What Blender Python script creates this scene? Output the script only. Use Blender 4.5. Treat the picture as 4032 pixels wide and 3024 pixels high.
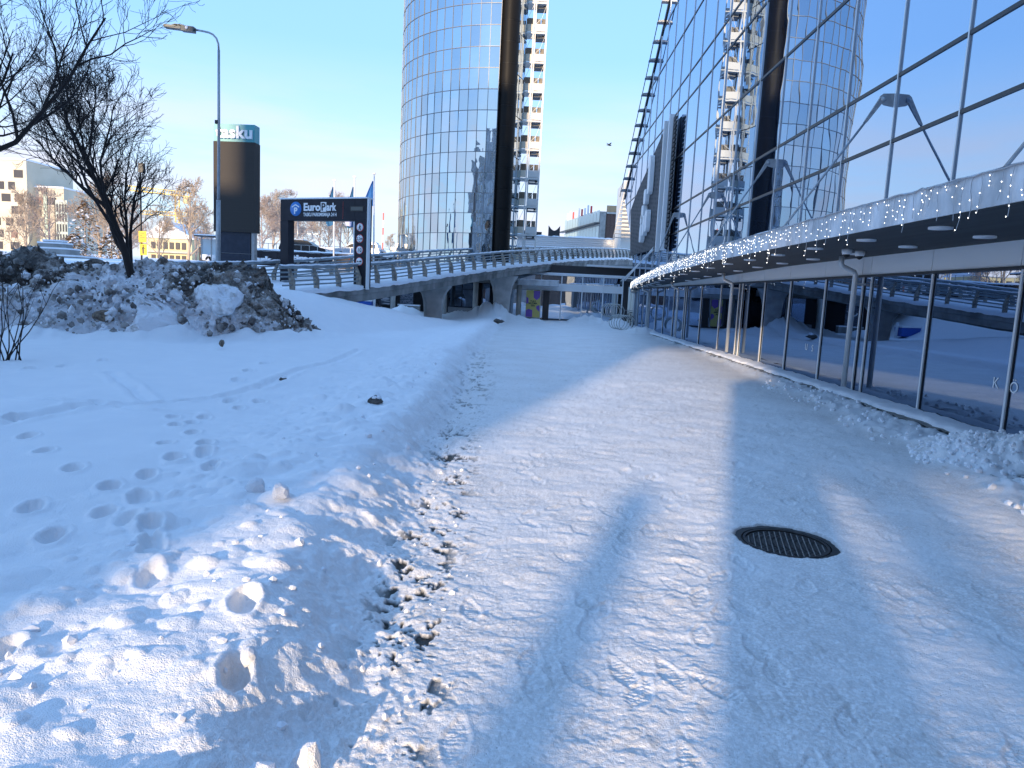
import bpy, bmesh, math, random
import numpy as np
from mathutils import Vector, Matrix
R = math.radians
S = bpy.context.scene
C = S.collection
for o in list(bpy.data.objects):
    bpy.data.objects.remove(o)

# ------------------------------------------------------------------ camera, sky, sun, exposure
FPX, EYE = 710.0, 1.7
PITCH, YAW, ROLL = R(7.2361), R(-1.04957), R(2.8)
FWD = Vector((math.sin(YAW)*math.cos(PITCH), math.cos(YAW)*math.cos(PITCH), -math.sin(PITCH)))
_r0 = Vector((math.cos(YAW), -math.sin(YAW), 0)); _u0 = _r0.cross(FWD)
RGT = _r0*math.cos(ROLL) + _u0*math.sin(ROLL)
UPV = -_r0*math.sin(ROLL) + _u0*math.cos(ROLL)
cd = bpy.data.cameras.new('camera'); cam = bpy.data.objects.new('camera', cd); C.objects.link(cam)
cd.sensor_fit = 'HORIZONTAL'; cd.sensor_width = 36.0; cd.lens = 36.0*FPX/1024.0
cd.clip_start = 0.05; cd.clip_end = 6000
mw = Matrix(((RGT.x, UPV.x, -FWD.x, 0), (RGT.y, UPV.y, -FWD.y, 0), (RGT.z, UPV.z, -FWD.z, EYE), (0, 0, 0, 1)))
cam.matrix_world = mw
S.camera = cam
S.render.resolution_x, S.render.resolution_y = 1024, 768

SUN_EL, SUN_AZ = R(12.0), R(196.0)      # azimuth of the sun clockwise from +Y: behind the viewer, a little left
W = bpy.data.worlds.new('World'); S.world = W; W.use_nodes = True
wn, wl = W.node_tree.nodes, W.node_tree.links
wn.clear()
w_out = wn.new('ShaderNodeOutputWorld'); w_bg = wn.new('ShaderNodeBackground')
sky = wn.new('ShaderNodeTexSky'); sky.sky_type = 'NISHITA'; sky.sun_disc = False
sky.sun_elevation = SUN_EL; sky.sun_rotation = SUN_AZ
sky.altitude = 50; sky.air_density = 1.0; sky.dust_density = 0.3; sky.ozone_density = 1.6
w_bg.inputs['Strength'].default_value = 0.15
hs = wn.new('ShaderNodeHueSaturation'); hs.inputs['Saturation'].default_value = 2.85; hs.inputs['Value'].default_value = 2.4; hs.inputs['Hue'].default_value = 0.504
tint = wn.new('ShaderNodeMixRGB'); tint.blend_type = 'MULTIPLY'; tint.inputs[0].default_value = 1.0; tint.inputs[2].default_value = (0.53, 0.785, 1.17, 1)
haze_ramp = wn.new('ShaderNodeValToRGB'); haze_ramp.color_ramp.elements[0].color = (.85, .85, .85, 1); haze_ramp.color_ramp.elements[1].position = .30; haze_ramp.color_ramp.elements[1].color = (0, 0, 0, 1)
hz = wn.new('ShaderNodeMixRGB'); hz.inputs[2].default_value = (2.4, 2.85, 3.1, 1)
gm = wn.new('ShaderNodeGamma'); gm.inputs['Gamma'].default_value = 0.15
tc = wn.new('ShaderNodeTexCoord'); sep = wn.new('ShaderNodeSeparateXYZ')
mp = wn.new('ShaderNodeMapping'); mp.inputs['Scale'].default_value = (1.5, 1.5, 9.0)
nz = wn.new('ShaderNodeTexNoise'); nz.inputs['Scale'].default_value = 2.1; nz.inputs['Detail'].default_value = 7; nz.inputs['Roughness'].default_value = 0.55
cr = wn.new('ShaderNodeValToRGB'); cr.color_ramp.elements[0].position = 0.37; cr.color_ramp.elements[1].position = 0.60
band = wn.new('ShaderNodeValToRGB')
be = band.color_ramp.elements
be[0].position = 0.0; be[0].color = (0.7, 0.7, 0.7, 1); be[1].position = 0.28; be[1].color = (0, 0, 0, 1)
e2 = be.new(0.13); e2.color = (0.75, 0.75, 0.75, 1)
mul = wn.new('ShaderNodeMath'); mul.operation = 'MULTIPLY'
mixc = wn.new('ShaderNodeMixRGB'); mixc.inputs[2].default_value = (2.3, 2.25, 2.65, 1)
wl.new(tc.outputs['Generated'], sep.inputs[0]); wl.new(tc.outputs['Generated'], mp.inputs[0]); wl.new(mp.outputs[0], nz.inputs['Vector'])
wl.new(nz.outputs['Fac'], cr.inputs[0]); wl.new(sep.outputs['Z'], band.inputs[0])
wl.new(cr.outputs[0], mul.inputs[0]); wl.new(band.outputs[0], mul.inputs[1])
wl.new(sky.outputs[0], gm.inputs[0]); wl.new(gm.outputs[0], hs.inputs['Color']); wl.new(hs.outputs[0], tint.inputs[1]); wl.new(tint.outputs[0], hz.inputs[1]); wl.new(sep.outputs['Z'], haze_ramp.inputs[0]); wl.new(haze_ramp.outputs[0], hz.inputs[0]); wl.new(hz.outputs[0], mixc.inputs[1]); wl.new(mul.outputs[0], mixc.inputs[0])
wl.new(mixc.outputs[0], w_bg.inputs[0]); wl.new(w_bg.outputs[0], w_out.inputs[0])

sd = bpy.data.lights.new('sun', 'SUN'); sd.energy = 2.2; sd.angle = R(0.8); sd.color = (1.0, 0.76, 0.5)
sun = bpy.data.objects.new('sun', sd); C.objects.link(sun)
TO_SUN = Vector((math.sin(SUN_AZ)*math.cos(SUN_EL), math.cos(SUN_AZ)*math.cos(SUN_EL), math.sin(SUN_EL)))
sun.rotation_euler = TO_SUN.to_track_quat('Z', 'Y').to_euler()

S.render.engine = 'CYCLES'
S.cycles.max_bounces = 8; S.cycles.glossy_bounces = 5; S.cycles.transparent_max_bounces = 12
S.view_settings.view_transform = 'Standard'; S.view_settings.look = 'None'
S.view_settings.exposure = 1.5; S.view_settings.gamma = 1.0; S.view_settings.use_curve_mapping = False

# ------------------------------------------------------------------ helpers
def ray(px, py):
    return (FWD + RGT*((px-512)/FPX) - UPV*((py-384)/FPX)).normalized()
def at(px, py, Y):                       # pixel -> point at depth Y
    d = ray(px, py); return Vector((0, 0, EYE)) + d*(Y/d.y)
def onz(px, py, z=0.0):                  # pixel -> point at height z
    d = ray(px, py); return Vector((0, 0, EYE)) + d*((z-EYE)/d.z)
def onx(px, py, X):
    d = ray(px, py); return Vector((0, 0, EYE)) + d*(X/d.x)

def tag(o, label=None, cat=None, group=None, kind=None):
    if label: o['label'] = label
    if cat: o['category'] = cat
    if group: o['group'] = group
    if kind: o['kind'] = kind
    return o
def empty(name, loc=(0, 0, 0), rz=0.0, label=None, cat=None, group=None, kind=None):
    o = bpy.data.objects.new(name, None); C.objects.link(o); o.location = loc; o.rotation_euler = (0, 0, rz)
    o.empty_display_size = 0.2
    return tag(o, label, cat, group, kind)
def copy_tree(o, parent=None):
    c = o.copy(); C.objects.link(c); c.parent = parent
    for ch in list(o.children): copy_tree(ch, c)
    return c

class MB:
    def __init__(s): s.v = []; s.f = []; s.sm = []
    def add(s, vs, fs, smooth=False):
        b = len(s.v); s.v += [tuple(v) for v in vs]
        s.f += [tuple(i+b for i in f) for f in fs]; s.sm += [smooth]*len(fs); return s
    def box(s, a, b):
        x0, y0, z0 = a; x1, y1, z1 = b
        return s.add([(x0,y0,z0),(x1,y0,z0),(x1,y1,z0),(x0,y1,z0),(x0,y0,z1),(x1,y0,z1),(x1,y1,z1),(x0,y1,z1)],
                     [(0,3,2,1),(4,5,6,7),(0,1,5,4),(1,2,6,5),(2,3,7,6),(3,0,4,7)])
    def cbox(s, c, d): return s.box([c[i]-d[i]/2 for i in range(3)], [c[i]+d[i]/2 for i in range(3)])
    def hexa(s, p):                     # 8 points: bottom loop 0-3, top loop 4-7
        return s.add(p, [(0,3,2,1),(4,5,6,7),(0,1,5,4),(1,2,6,5),(2,3,7,6),(3,0,4,7)])
    def bar(s, a, b, w, h, up=(0,0,1)):
        a, b = Vector(a), Vector(b); d = (b-a).normalized(); u = Vector(up)
        if abs(d.dot(u)) > .98: u = Vector((1, 0, 0))
        r = d.cross(u).normalized()*w/2; u = r.cross(d).normalized()*h/2
        return s.hexa([a-r-u, a+r-u, b+r-u, b-r-u, a-r+u, a+r+u, b+r+u, b-r+u])
    def tube(s, pts, rad, n=8, cap=True, smooth=True):
        pts = [Vector(p) for p in pts]
        if not isinstance(rad, (list, tuple)): rad = [rad]*len(pts)
        vs = []; fs = []; prev = None
        for i, p in enumerate(pts):
            d = (pts[min(i+1, len(pts)-1)] - pts[max(i-1, 0)])
            d = d.normalized() if d.length > 1e-9 else Vector((0, 0, 1))
            if prev is None:
                u = Vector((0, 0, 1)) if abs(d.z) < .9 else Vector((1, 0, 0))
                prev = d.cross(u).normalized()
            r = (prev - d*prev.dot(d)); r = r.normalized() if r.length > 1e-6 else d.orthogonal().normalized()
            prev = r; q = d.cross(r)
            for k in range(n):
                a = 2*math.pi*k/n; vs.append(p + (r*math.cos(a)+q*math.sin(a))*rad[i])
        for i in range(len(pts)-1):
            for k in range(n):
                k2 = (k+1) % n; fs.append((i*n+k, i*n+k2, (i+1)*n+k2, (i+1)*n+k))
        if cap:
            fs.append(tuple(range(n-1, -1, -1))); fs.append(tuple((len(pts)-1)*n+k for k in range(n)))
        return s.add(vs, fs, smooth)
    def cyl(s, a, b, r, n=16, r2=None, smooth=True): return s.tube([a, b], [r, r if r2 is None else r2], n, True, smooth)
    def prism(s, poly, vec):            # extrude a planar polygon (list of 3D points) by vec
        n = len(poly); v = Vector(vec); vs = [Vector(p) for p in poly] + [Vector(p)+v for p in poly]
        return s.add(vs, [tuple(range(n-1, -1, -1)), tuple(range(n, 2*n))] + [(i, (i+1) % n, n+(i+1) % n, n+i) for i in range(n)])
    def blob(s, c, r, rnd, sub=2, amp=.25, sq=(1, 1, 1)):
        bm = bmesh.new(); bmesh.ops.create_icosphere(bm, subdivisions=sub, radius=1.0)
        ph = [rnd.uniform(0, 6.28) for _ in range(6)]; fr = [rnd.uniform(1.5, 4.5) for _ in range(6)]
        vs = []
        for v in bm.verts:
            p = v.co; k = 1 + amp*(math.sin(p.x*fr[0]+ph[0]) + math.sin(p.y*fr[1]+ph[1]) + math.sin(p.z*fr[2]+ph[2]))*.5 + amp*.35*math.sin((p.x+p.y)*fr[3]*2+ph[3]) + rnd.uniform(-amp, amp)*.22
            vs.append((c[0]+p.x*r*sq[0]*k, c[1]+p.y*r*sq[1]*k, c[2]+p.z*r*sq[2]*k))
        fs = [tuple(v.index for v in f.verts) for f in bm.faces]; bm.free()
        return s.add(vs, fs, False)
    def build(s, name, mat, parent=None, smooth=None):
        me = bpy.data.meshes.new(name); me.from_pydata(s.v, [], s.f)
        me.polygons.foreach_set('use_smooth', [bool(x) if smooth is None else smooth for x in s.sm])
        me.materials.append(mat); me.update()
        o = bpy.data.objects.new(name, me); C.objects.link(o)
        if parent is not None: o.parent = parent
        return o

def nodes(name):
    m = bpy.data.materials.new(name); m.use_nodes = True
    return m, m.node_tree.nodes, m.node_tree.links, m.node_tree.nodes['Principled BSDF']
def M(name, col, rough=.6, metal=0., var=None, bump=None, spec=.5, emit=None, coord='Object', scale=(1, 1, 1)):
    """var=(noise scale, second colour[, detail, lo, hi]); bump=(scale, strength[, distance])"""
    m, n, l, b = nodes(name)
    b.inputs['Base Color'].default_value = (*col, 1); b.inputs['Roughness'].default_value = rough
    b.inputs['Metallic'].default_value = metal; b.inputs['Specular IOR Level'].default_value = spec
    if emit: b.inputs['Emission Color'].default_value = (*emit[0], 1); b.inputs['Emission Strength'].default_value = emit[1]
    if var or bump:
        t = n.new('ShaderNodeTexCoord'); g = n.new('ShaderNodeMapping'); g.inputs['Scale'].default_value = scale
        l.new(t.outputs[coord], g.inputs[0])
    if var:
        x = n.new('ShaderNodeTexNoise'); x.inputs['Scale'].default_value = var[0]; x.inputs['Detail'].default_value = var[2] if len(var) > 2 else 6
        l.new(g.outputs[0], x.inputs['Vector'])
        c = n.new('ShaderNodeValToRGB'); lo, hi = (var[3], var[4]) if len(var) > 4 else (.35, .65)
        c.color_ramp.elements[0].position = lo; c.color_ramp.elements[1].position = hi
        c.color_ramp.elements[0].color = (*col, 1); c.color_ramp.elements[1].color = (*var[1], 1)
        l.new(x.outputs['Fac'], c.inputs[0]); l.new(c.outputs[0], b.inputs['Base Color'])
    if bump:
        y = n.new('ShaderNodeTexNoise'); y.inputs['Scale'].default_value = bump[0]; y.inputs['Detail'].default_value = 6
        u = n.new('ShaderNodeBump'); u.inputs['Strength'].default_value = bump[1]; u.inputs['Distance'].default_value = bump[2] if len(bump) > 2 else .02
        l.new(g.outputs[0], y.inputs['Vector']); l.new(y.outputs['Fac'], u.inputs['Height']); l.new(u.outputs[0], b.inputs['Normal'])
    return m
def glass_mat(name, tint, dark, refl, wav=1.0, wstr=.02, rough=.0, transp=None, vary=0.):
    """coated architectural glass: mirror layer over a dark (or see-through) body, gently wavy"""
    m, n, l, b = nodes(name); n.remove(b); out = n['Material Output']
    g = n.new('ShaderNodeBsdfGlossy'); g.inputs['Roughness'].default_value = rough; g.inputs['Color'].default_value = (*tint, 1)
    if transp:
        d = n.new('ShaderNodeBsdfTransparent'); d.inputs['Color'].default_value = (*transp, 1)
    else:
        d = n.new('ShaderNodeBsdfDiffuse'); d.inputs['Color'].default_value = (*dark, 1)
    f = n.new('ShaderNodeFresnel'); f.inputs['IOR'].default_value = 1.45
    r = n.new('ShaderNodeMapRange'); r.inputs['To Min'].default_value = refl; r.inputs['To Max'].default_value = 1.0
    mx = n.new('ShaderNodeMixShader')
    l.new(f.outputs[0], r.inputs['Value']); l.new(r.outputs[0], mx.inputs[0]); l.new(d.outputs[0], mx.inputs[1]); l.new(g.outputs[0], mx.inputs[2]); l.new(mx.outputs[0], out.inputs[0])
    t = n.new('ShaderNodeNewGeometry'); oi = n.new('ShaderNodeObjectInfo')
    ad = n.new('ShaderNodeVectorMath'); ad.operation = 'MULTIPLY_ADD'; ad.inputs[1].default_value = (1, 1, 1)
    sc = n.new('ShaderNodeVectorMath'); sc.operation = 'SCALE'; sc.inputs['Scale'].default_value = 30; sc.inputs[0].default_value = (1, .7, .4)
    l.new(oi.outputs['Random'], sc.inputs['Scale'])
    l.new(t.outputs['Position'], ad.inputs[0]); l.new(sc.outputs[0], ad.inputs[2])
    x = n.new('ShaderNodeTexNoise'); x.inputs['Scale'].default_value = wav; x.inputs['Detail'].default_value = 1.5
    u = n.new('ShaderNodeBump'); u.inputs['Strength'].default_value = 1.0; u.inputs['Distance'].default_value = wstr
    l.new(ad.outputs[0], x.inputs['Vector']); l.new(x.outputs['Fac'], u.inputs['Height']); l.new(u.outputs[0], g.inputs['Normal'])
    if vary:
        hv = n.new('ShaderNodeHueSaturation'); hv.inputs['Color'].default_value = (*tint, 1)
        rr = n.new('ShaderNodeMapRange'); rr.inputs['To Min'].default_value = 1-vary; rr.inputs['To Max'].default_value = 1+vary*.6
        l.new(oi.outputs['Random'], rr.inputs['Value']); l.new(rr.outputs[0], hv.inputs['Value']); l.new(hv.outputs[0], g.inputs['Color'])
    return m

# ------------------------------------------------------------------ numpy noise
def vnoise(x, y, seed=0):
    ix = np.floor(x).astype(np.int64); iy = np.floor(y).astype(np.int64)
    fx = (x-ix).astype(np.float32); fy = (y-iy).astype(np.float32)
    fx = fx*fx*(3-2*fx); fy = fy*fy*(3-2*fy)
    def h(a, b):
        k = ((a*374761393 + b*668265263 + seed*1442695041) & 0xffffffff).astype(np.uint32)
        k = (k ^ (k >> np.uint32(13)))*np.uint32(1274126177); k ^= k >> np.uint32(16)
        return k.astype(np.float32)*(1/4294967296.)
    a, b, c, d = h(ix, iy), h(ix+1, iy), h(ix, iy+1), h(ix+1, iy+1)
    return ((a+(b-a)*fx)*(1-fy) + (c+(d-c)*fx)*fy)*2-1
def fbm(x, y, octv=4, seed=0, gain=.5, lac=2.03):
    s = 0; a = 1.
    for i in range(octv):
        s = s + a*vnoise(x+17.3*i, y-9.1*i, seed+i); a *= gain; x = x*lac; y = y*lac
    return s
def sst(a, b, x):
    t = np.clip((x-a)/(b-a), 0, 1); return t*t*(3-2*t)
def lumps(x, y, cell, seed, keep=.6):
    """rounded separate clods: height 0..1"""
    gx = np.floor(x/cell).astype(np.int64); gy = np.floor(y/cell).astype(np.int64); out = np.zeros_like(x)
    def h(a, b, k):
        q = ((a*73856093 + b*19349663 + (k+seed*7)*83492791) & 0xffffffff).astype(np.uint32)
        q = (q ^ (q >> np.uint32(15)))*np.uint32(2246822519); q ^= q >> np.uint32(13); q = q*np.uint32(3266489917); q ^= q >> np.uint32(16)
        return q.astype(np.float32)*(1/4294967296.)
    for dx in (-1, 0, 1):
        for dy in (-1, 0, 1):
            a, b = gx+dx, gy+dy
            cx = (a+.5+(h(a, b, 1)-.5)*.8)*cell; cy = (b+.5+(h(a, b, 2)-.5)*.8)*cell
            rr = cell*(.28+.45*h(a, b, 3)); on = h(a, b, 4) < keep
            an = h(a, b, 5)*3.14; ux = (x-cx)*np.cos(an)+(y-cy)*np.sin(an); uy = -(x-cx)*np.sin(an)+(y-cy)*np.cos(an)
            q = 1-(ux*ux/(rr*rr) + uy*uy/(rr*rr*.5))
            out = np.maximum(out, np.where(on & (q > 0), np.maximum(q, 0)**.8*(.35+.65*h(a, b, 6)), 0))
    return out

# ------------------------------------------------------------------ materials
ALU = M('aluminium', (.62, .64, .66), .35, .6)
WHITEM = M('white_metal', (.78, .79, .8), .45)
DARKM = M('dark_metal', (.03, .034, .04), .4, .3)
GALV = M('galvanised_steel', (.42, .43, .44), .45, .7, var=(9, (.33, .34, .35)))
CONC = M('concrete', (.36, .36, .35), .85, var=(1.6, (.24, .24, .23)), bump=(25, .3, .01))
CONCD = M('weathered_concrete', (.30, .30, .29), .9, var=(1.3, (.14, .14, .135), 8, .38, .62), bump=(18, .4, .015), scale=(1, 1, .6))
CONCL = M('pale_concrete', (.5, .49, .46), .85, var=(2.2, (.4, .39, .36)))
SNOWC = M('loose_snow', (.86, .87, .9), .7, bump=(9, .5, .03), var=(5, (.8, .82, .86)))
BLACKP = M('black_panel', (.02, .022, .026), .45)
NAVY = M('navy_panel', (.012, .02, .04), .35, var=(6, (.02, .03, .055)))
BARK = M('dark_bark', (.022, .017, .016), .9)
TWIGW = M('pale_twigs', (.21, .15, .1), .9)
FROST = M('frosted_twigs', (.55, .47, .4), .9)
RUBBER = M('black_rubber', (.015, .015, .016), .6)

def snow_material():
    m, n, l, b = nodes('trodden_snow')
    def attr(a):
        x = n.new('ShaderNodeAttribute'); x.attribute_name = a; return x.outputs['Fac']
    geo = n.new('ShaderNodeNewGeometry')
    def noise(sc, det=5, scl=(1, 1, 1)):
        g = n.new('ShaderNodeMapping'); g.inputs['Scale'].default_value = scl; l.new(geo.outputs['Position'], g.inputs[0])
        x = n.new('ShaderNodeTexNoise'); x.inputs['Scale'].default_value = sc; x.inputs['Detail'].default_value = det; l.new(g.outputs[0], x.inputs['Vector']); return x.outputs['Fac']
    def ramp(f, lo, hi, c0, c1):
        c = n.new('ShaderNodeValToRGB'); c.color_ramp.elements[0].position = lo; c.color_ramp.elements[1].position = hi
        c.color_ramp.elements[0].color = (*c0, 1); c.color_ramp.elements[1].color = (*c1, 1); l.new(f, c.inputs[0]); return c.outputs[0]
    def mix(f, a, c):
        x = n.new('ShaderNodeMixRGB'); l.new(f, x.inputs[0])
        for i, v in ((1, a), (2, c)):
            if isinstance(v, tuple): x.inputs[i].default_value = (*v, 1)
            else: l.new(v, x.inputs[i])
        return x.outputs[0]
    fresh = ramp(noise(3), .3, .7, (.93, .935, .945), (.89, .9, .92))
    packed = mix(ramp(noise(55, 4), .45, .62, (0, 0, 0), (1, 1, 1)), ramp(noise(1.1, 6), .35, .68, (.80, .795, .79), (.65, .63, .61)), (.86, .86, .86))
    packed = mix(ramp(noise(14, 7, (1, .35, 1)), .60, .70, (0, 0, 0), (.55, .55, .55)), packed, (.5, .485, .46))
    packed = mix(ramp(noise(90, 2), .70, .74, (0, 0, 0), (.8, .8, .8)), packed, (.2, .185, .165))
    c = mix(attr('pack'), fresh, packed)
    bare = ramp(noise(40, 5), .3, .7, (.012, .014, .014), (.05, .052, .045))
    c = mix(attr('bare'), c, bare)
    l.new(c, b.inputs['Base Color']); rgh = n.new('ShaderNodeMapRange'); rgh.inputs['To Min'].default_value = .7; rgh.inputs['To Max'].default_value = .42; l.new(attr('pack'), rgh.inputs['Value']); l.new(rgh.outputs[0], b.inputs['Roughness']); b.inputs['Specular IOR Level'].default_value = .4
    u = n.new('ShaderNodeBump'); u.inputs['Strength'].default_value = .55; u.inputs['Distance'].default_value = .012
    a1 = n.new('ShaderNodeMath'); a1.operation = 'ADD'; l.new(noise(70, 3), a1.inputs[0]); l.new(noise(190, 2), a1.inputs[1])
    l.new(a1.outputs[0], u.inputs['Height']); l.new(u.outputs[0], b.inputs['Normal'])
    return m

# ------------------------------------------------------------------ ramp geometry (shared by the terrain)
RA = Vector((-6.8, 29.0)); RE = Vector((.356, .934)).normalized(); RN = Vector((RE.y, -RE.x)); RW = 4.9
_ry = [10, 20, 25, 27.5, 31, 35, 43, 56.5, 72, 90]; _rz = [1.0, 1.15, 1.36, 1.53, 1.86, 2.33, 3.25, 4.6, 5.75, 6.0]
def rz(t): return float(np.interp(RA.y+RE.y*t, _ry, _rz))
def ramp(t, w, dz=0.):                    # t along, w across (0 = near edge, negative = away), dz above deck
    p = RA + RE*t + RN*w; return Vector((p.x, p.y, rz(t)+dz))

PLX = ([2.2, 3.1, 4.3, 5.4, 8.0, 12.3, 17.9, 25.8, 34, 44, 60], [-.47, -.53, -.58, -.62, -.78, -.95, -1.17, -1.25, -1.3, -1.2, -1.2])
PRX = ([0, 6.6, 8.3, 11.1, 16.5, 26, 35, 42, 46, 60], [4.75, 4.75, 4.85, 5.1, 5.4, 5.95, 6.0, 5.2, 4.6, 4.5])
FOOT = []
for q, k in (([(150,575),(245,660),(400,775),(900,620),(950,705),(800,800),(600,865),(760,910),(765,935),(570,1005),(700,1055),(820,1110),(170,980),(290,1140),
             (1110,450),(1040,490),(1050,550),(1115,630),(1110,680),(1180,735),(1150,775),(960,505),(940,460),(160,200),(340,190),(560,165),(1250,365),(1300,400),
             (1410,365),(60,480),(1350,220),(1290,275),(1440,180)], 1/1.3825),):
    for a, b in q:
        p = onz(a*k/3.9375, (1300+b*k)/3.9375, .17); FOOT.append((p.x, p.y, .075, .115 if p.y < 9 else .14))
for a, b, dep in ((960,200,.07),(970,255,.06),(965,425,.06),(1560,640,.09),(1510,1050,.11),(15,905,.09)):
    p = onz(a/1.62/3.9375, (2000+b/1.62)/3.9375, .22); FOOT.append((p.x, p.y, dep, .1))
TRACKS = [[(0,515),(150,470),(430,402),(600,388),(800,378),(1000,360),(1220,340),(1430,300),(1560,245),(1760,170),(1960,100)],
          [(0,340),(250,372),(520,375),(760,415),(1050,425)], [(600,240),(720,300),(800,360)]]
TRACKS = [[onz(a/1.3825/3.9375, (1300+b/1.3825)/3.9375, .17) for a, b in t] for t in TRACKS]

CRX = np.array([-30, -20, -16, -14.4, -13.6, -13.2, -11.3, -9.3, -7.9, -6.75, -6.1, -5.7]); CRZ = np.array([2.0, 2.1, 1.9, 2.2, 2.15, 1.9, 2.06, 2.12, 1.95, 1.0, .2, -.1])
TOY = np.array([12, 14.2, 15.4, 15.5, 15.6, 15.7, 16.0, 16.9, 18.3, 19.2, 19.8, 20.2])
CRY = np.array([17.5, 19, 19.8, 20, 20, 20, 20, 20.1, 20.4, 20.6, 20.6, 20.7])
def ground_height(X, Y):
    """returns z, pack, bare for numpy arrays"""
    xl = np.interp(Y, *PLX) + .05*fbm(Y*1.3, Y*0, 3, 5) ; xr = np.interp(Y, *PRX) + .16*fbm(Y*1.1, Y*0+3, 4, 6)
    s = xl - X; q = X - xr
    near = Y < 30
    # left bank and snow field
    bw = 1 + .25*vnoise(Y*.45, Y*0+8, 3)
    bank = .235*sst(.05, .75, s/bw) - .09*sst(1.0, 2.3, s)
    field = sst(.9, 2.6, s)
    z = bank + field*(.055*fbm(X*.33, Y*.33, 3, 11) + .012*fbm(X*1.4, Y*1.1, 3, 12))
    wl = sst(.05, .35, s)*(1-sst(1.5, 2.7, s))
    wl2 = sst(.5, 1.2, s)*(1-sst(1.3, 3.4, s+.5*vnoise(X*.6, Y*.6, 77)))
    far = np.clip((22-Y)/12, 0, 1)
    msk = (wl+wl2) > .001
    xm, ym = X[msk], Y[msk]
    L = .04*lumps(xm, ym, .34, 1, .3) + .02*lumps(xm+3, ym, .17, 2, .28) + .035*lumps(xm, ym+5, .85, 8, .45) + .012*lumps(xm+1, ym, .09, 3, .15)
    L2 = .026*fbm(xm*2.6, ym*3.4, 4, 21, .42) + .004*np.abs(fbm(xm*11, ym*11, 3, 22))
    z[msk] += (wl[msk]*.75+wl2[msk]*.85)*L*(.35+.65*far[msk]) + (wl[msk]*.7+wl2[msk]*.5)*L2*(.4+.6*far[msk])
    # crumbly strip between bank and path
    cs = sst(-.22, .0, s)*(1-sst(.4, .85, s))
    m2 = cs > .001
    z[m2] += cs[m2]*(.014*fbm(X[m2]*8, Y[m2]*8, 5, 31, .55) + .014*lumps(X[m2], Y[m2], .12, 4, .4) + .009*lumps(X[m2], Y[m2], .065, 14, .4) + .03*vnoise(X[m2]*2.4, Y[m2]*2.4, 15))
    # trodden path: small anisotropic ripples and prints
    pth = (1-sst(-.1, .25, s))*(1-sst(-.1, .3, q))
    m3 = (pth > .001) & (Y < 40)
    xm, ym = X[m3], Y[m3]
    rip = .0055*fbm(xm*7+1.5*ym, ym*12, 4, 41, .6) + .009*fbm(xm*2.2, ym*2.6, 3, 42) + .004*np.abs(fbm(xm*24, ym*30, 2, 43)) + .015*fbm(xm*.5, ym*.4, 2, 44)
    rip += .006*lumps(xm, ym, .16, 45, .22)
    z[m3] += pth[m3]*rip
    # right edge: thin ragged snow along the shop front, ledge under the windows
    rg = sst(-.15, .25, q)*(1-sst(6.05, 6.25, X)*(X < 9))
    m4 = (rg > .001) & (X < 7)
    xm, ym = X[m4], Y[m4]
    z[m4] += rg[m4]*(.045 + .03*fbm(xm*5, ym*5, 4, 51) + .055*lumps(xm, ym, .3, 52, .42)*np.clip(1.2-(xm-np.interp(ym, *PRX))*.9, 0, 1) + .02*lumps(xm, ym, .11, 53, .35))
    for (hx, hy, hr, hh) in ((5.8, 8.55, 1.0, .26), (6.1, 7.9, .7, .18), (3.9, 47.2, 1.6, .75), (5.4, 43.5, 1.3, .5), (6.0, 37.5, 1.2, .35), (-1.2, 43.2, 1.5, .75), (-2.6, 43.6, 1.4, .85), (-4.0, 42.5, 1.5, .4), (.2, 44.5, 1.2, .35), (-7.8, 44.5, 1.3, .6)):
        d = np.hypot(X-hx, (Y-hy)); mm = d < hr
        k = np.clip(1-d[mm]/hr, 0, 1)
        z[mm] += hh*k**.85 *(1+.18*fbm(X[mm]*4, Y[mm]*4, 3, 61)) + np.minimum(k*3, 1)*(.03*lumps(X[mm], Y[mm], .13, 62, .7) + .022*lumps(X[mm], Y[mm], .075, 63, .7))
    # embankment carrying the start of the ramp
    t = (X-RA.x)*RE.x + (Y-RA.y)*RE.y; w = (X-RA.x)*RN.x + (Y-RA.y)*RN.y
    zr = np.interp(t, [-30, -14, -9, -3.5, 0, 1.5, 4, 8, 12], [2.0, 2.0, 1.85, 1.4, 1.02, .86, .55, .2, 0])
    wd = np.interp(t, [-14, -3, 4, 10], [4.6, 4.2, 3.3, 2.4])
    fall = 1-sst(0, 1, np.maximum(w+.25, 0)/wd)
    under = np.where(w < -.2, sst(2.2, .0, -w-.2)*sst(-1.5, .5, t) + (1-sst(-1.5, .5, t)), 1)
    emb = zr*fall*np.clip(under, 0, 1)
    hcr = np.interp(X, CRX, CRY); htoe = np.interp(X, CRX, TOY)
    cut = np.where(X < -5.9, sst(.72, 1.12, (Y-htoe)/(hcr-htoe)), 1.)
    emb = emb*cut
    emb = emb + np.clip(emb, 0, 1)*(1-np.clip(emb-1.2, 0, 1))*(.05*fbm(X*1.2, Y*1.2, 3, 71)+.035*lumps(X, Y, .5, 72, .25))*np.where(w > -.3, 1, .3)
    plat = np.where(w < 0, (2.0 + np.clip((Y-25)*.03, 0, 3.5))*sst(-9.5, -14.0, X), 0)
    plat = np.where((X < -14) & (w >= 0), 2.0*fall, plat)
    z = np.maximum(z, np.where(Y > 15, np.maximum(emb, plat*cut), z))
    # snow banked unevenly against the foot of the heap
    ap = np.where(X < -4.5, np.exp(-((Y-htoe-.25)/(.75+.35*vnoise(X*.7, Y*0, 84)))**2), 0)*sst(-4.5, -6.5, X)
    z = z + ap*np.clip(.16+.24*fbm(X*.8, Y*.8, 4, 85), 0, .5) + ap*.03*lumps(X, Y, .22, 86, .3)
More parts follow.
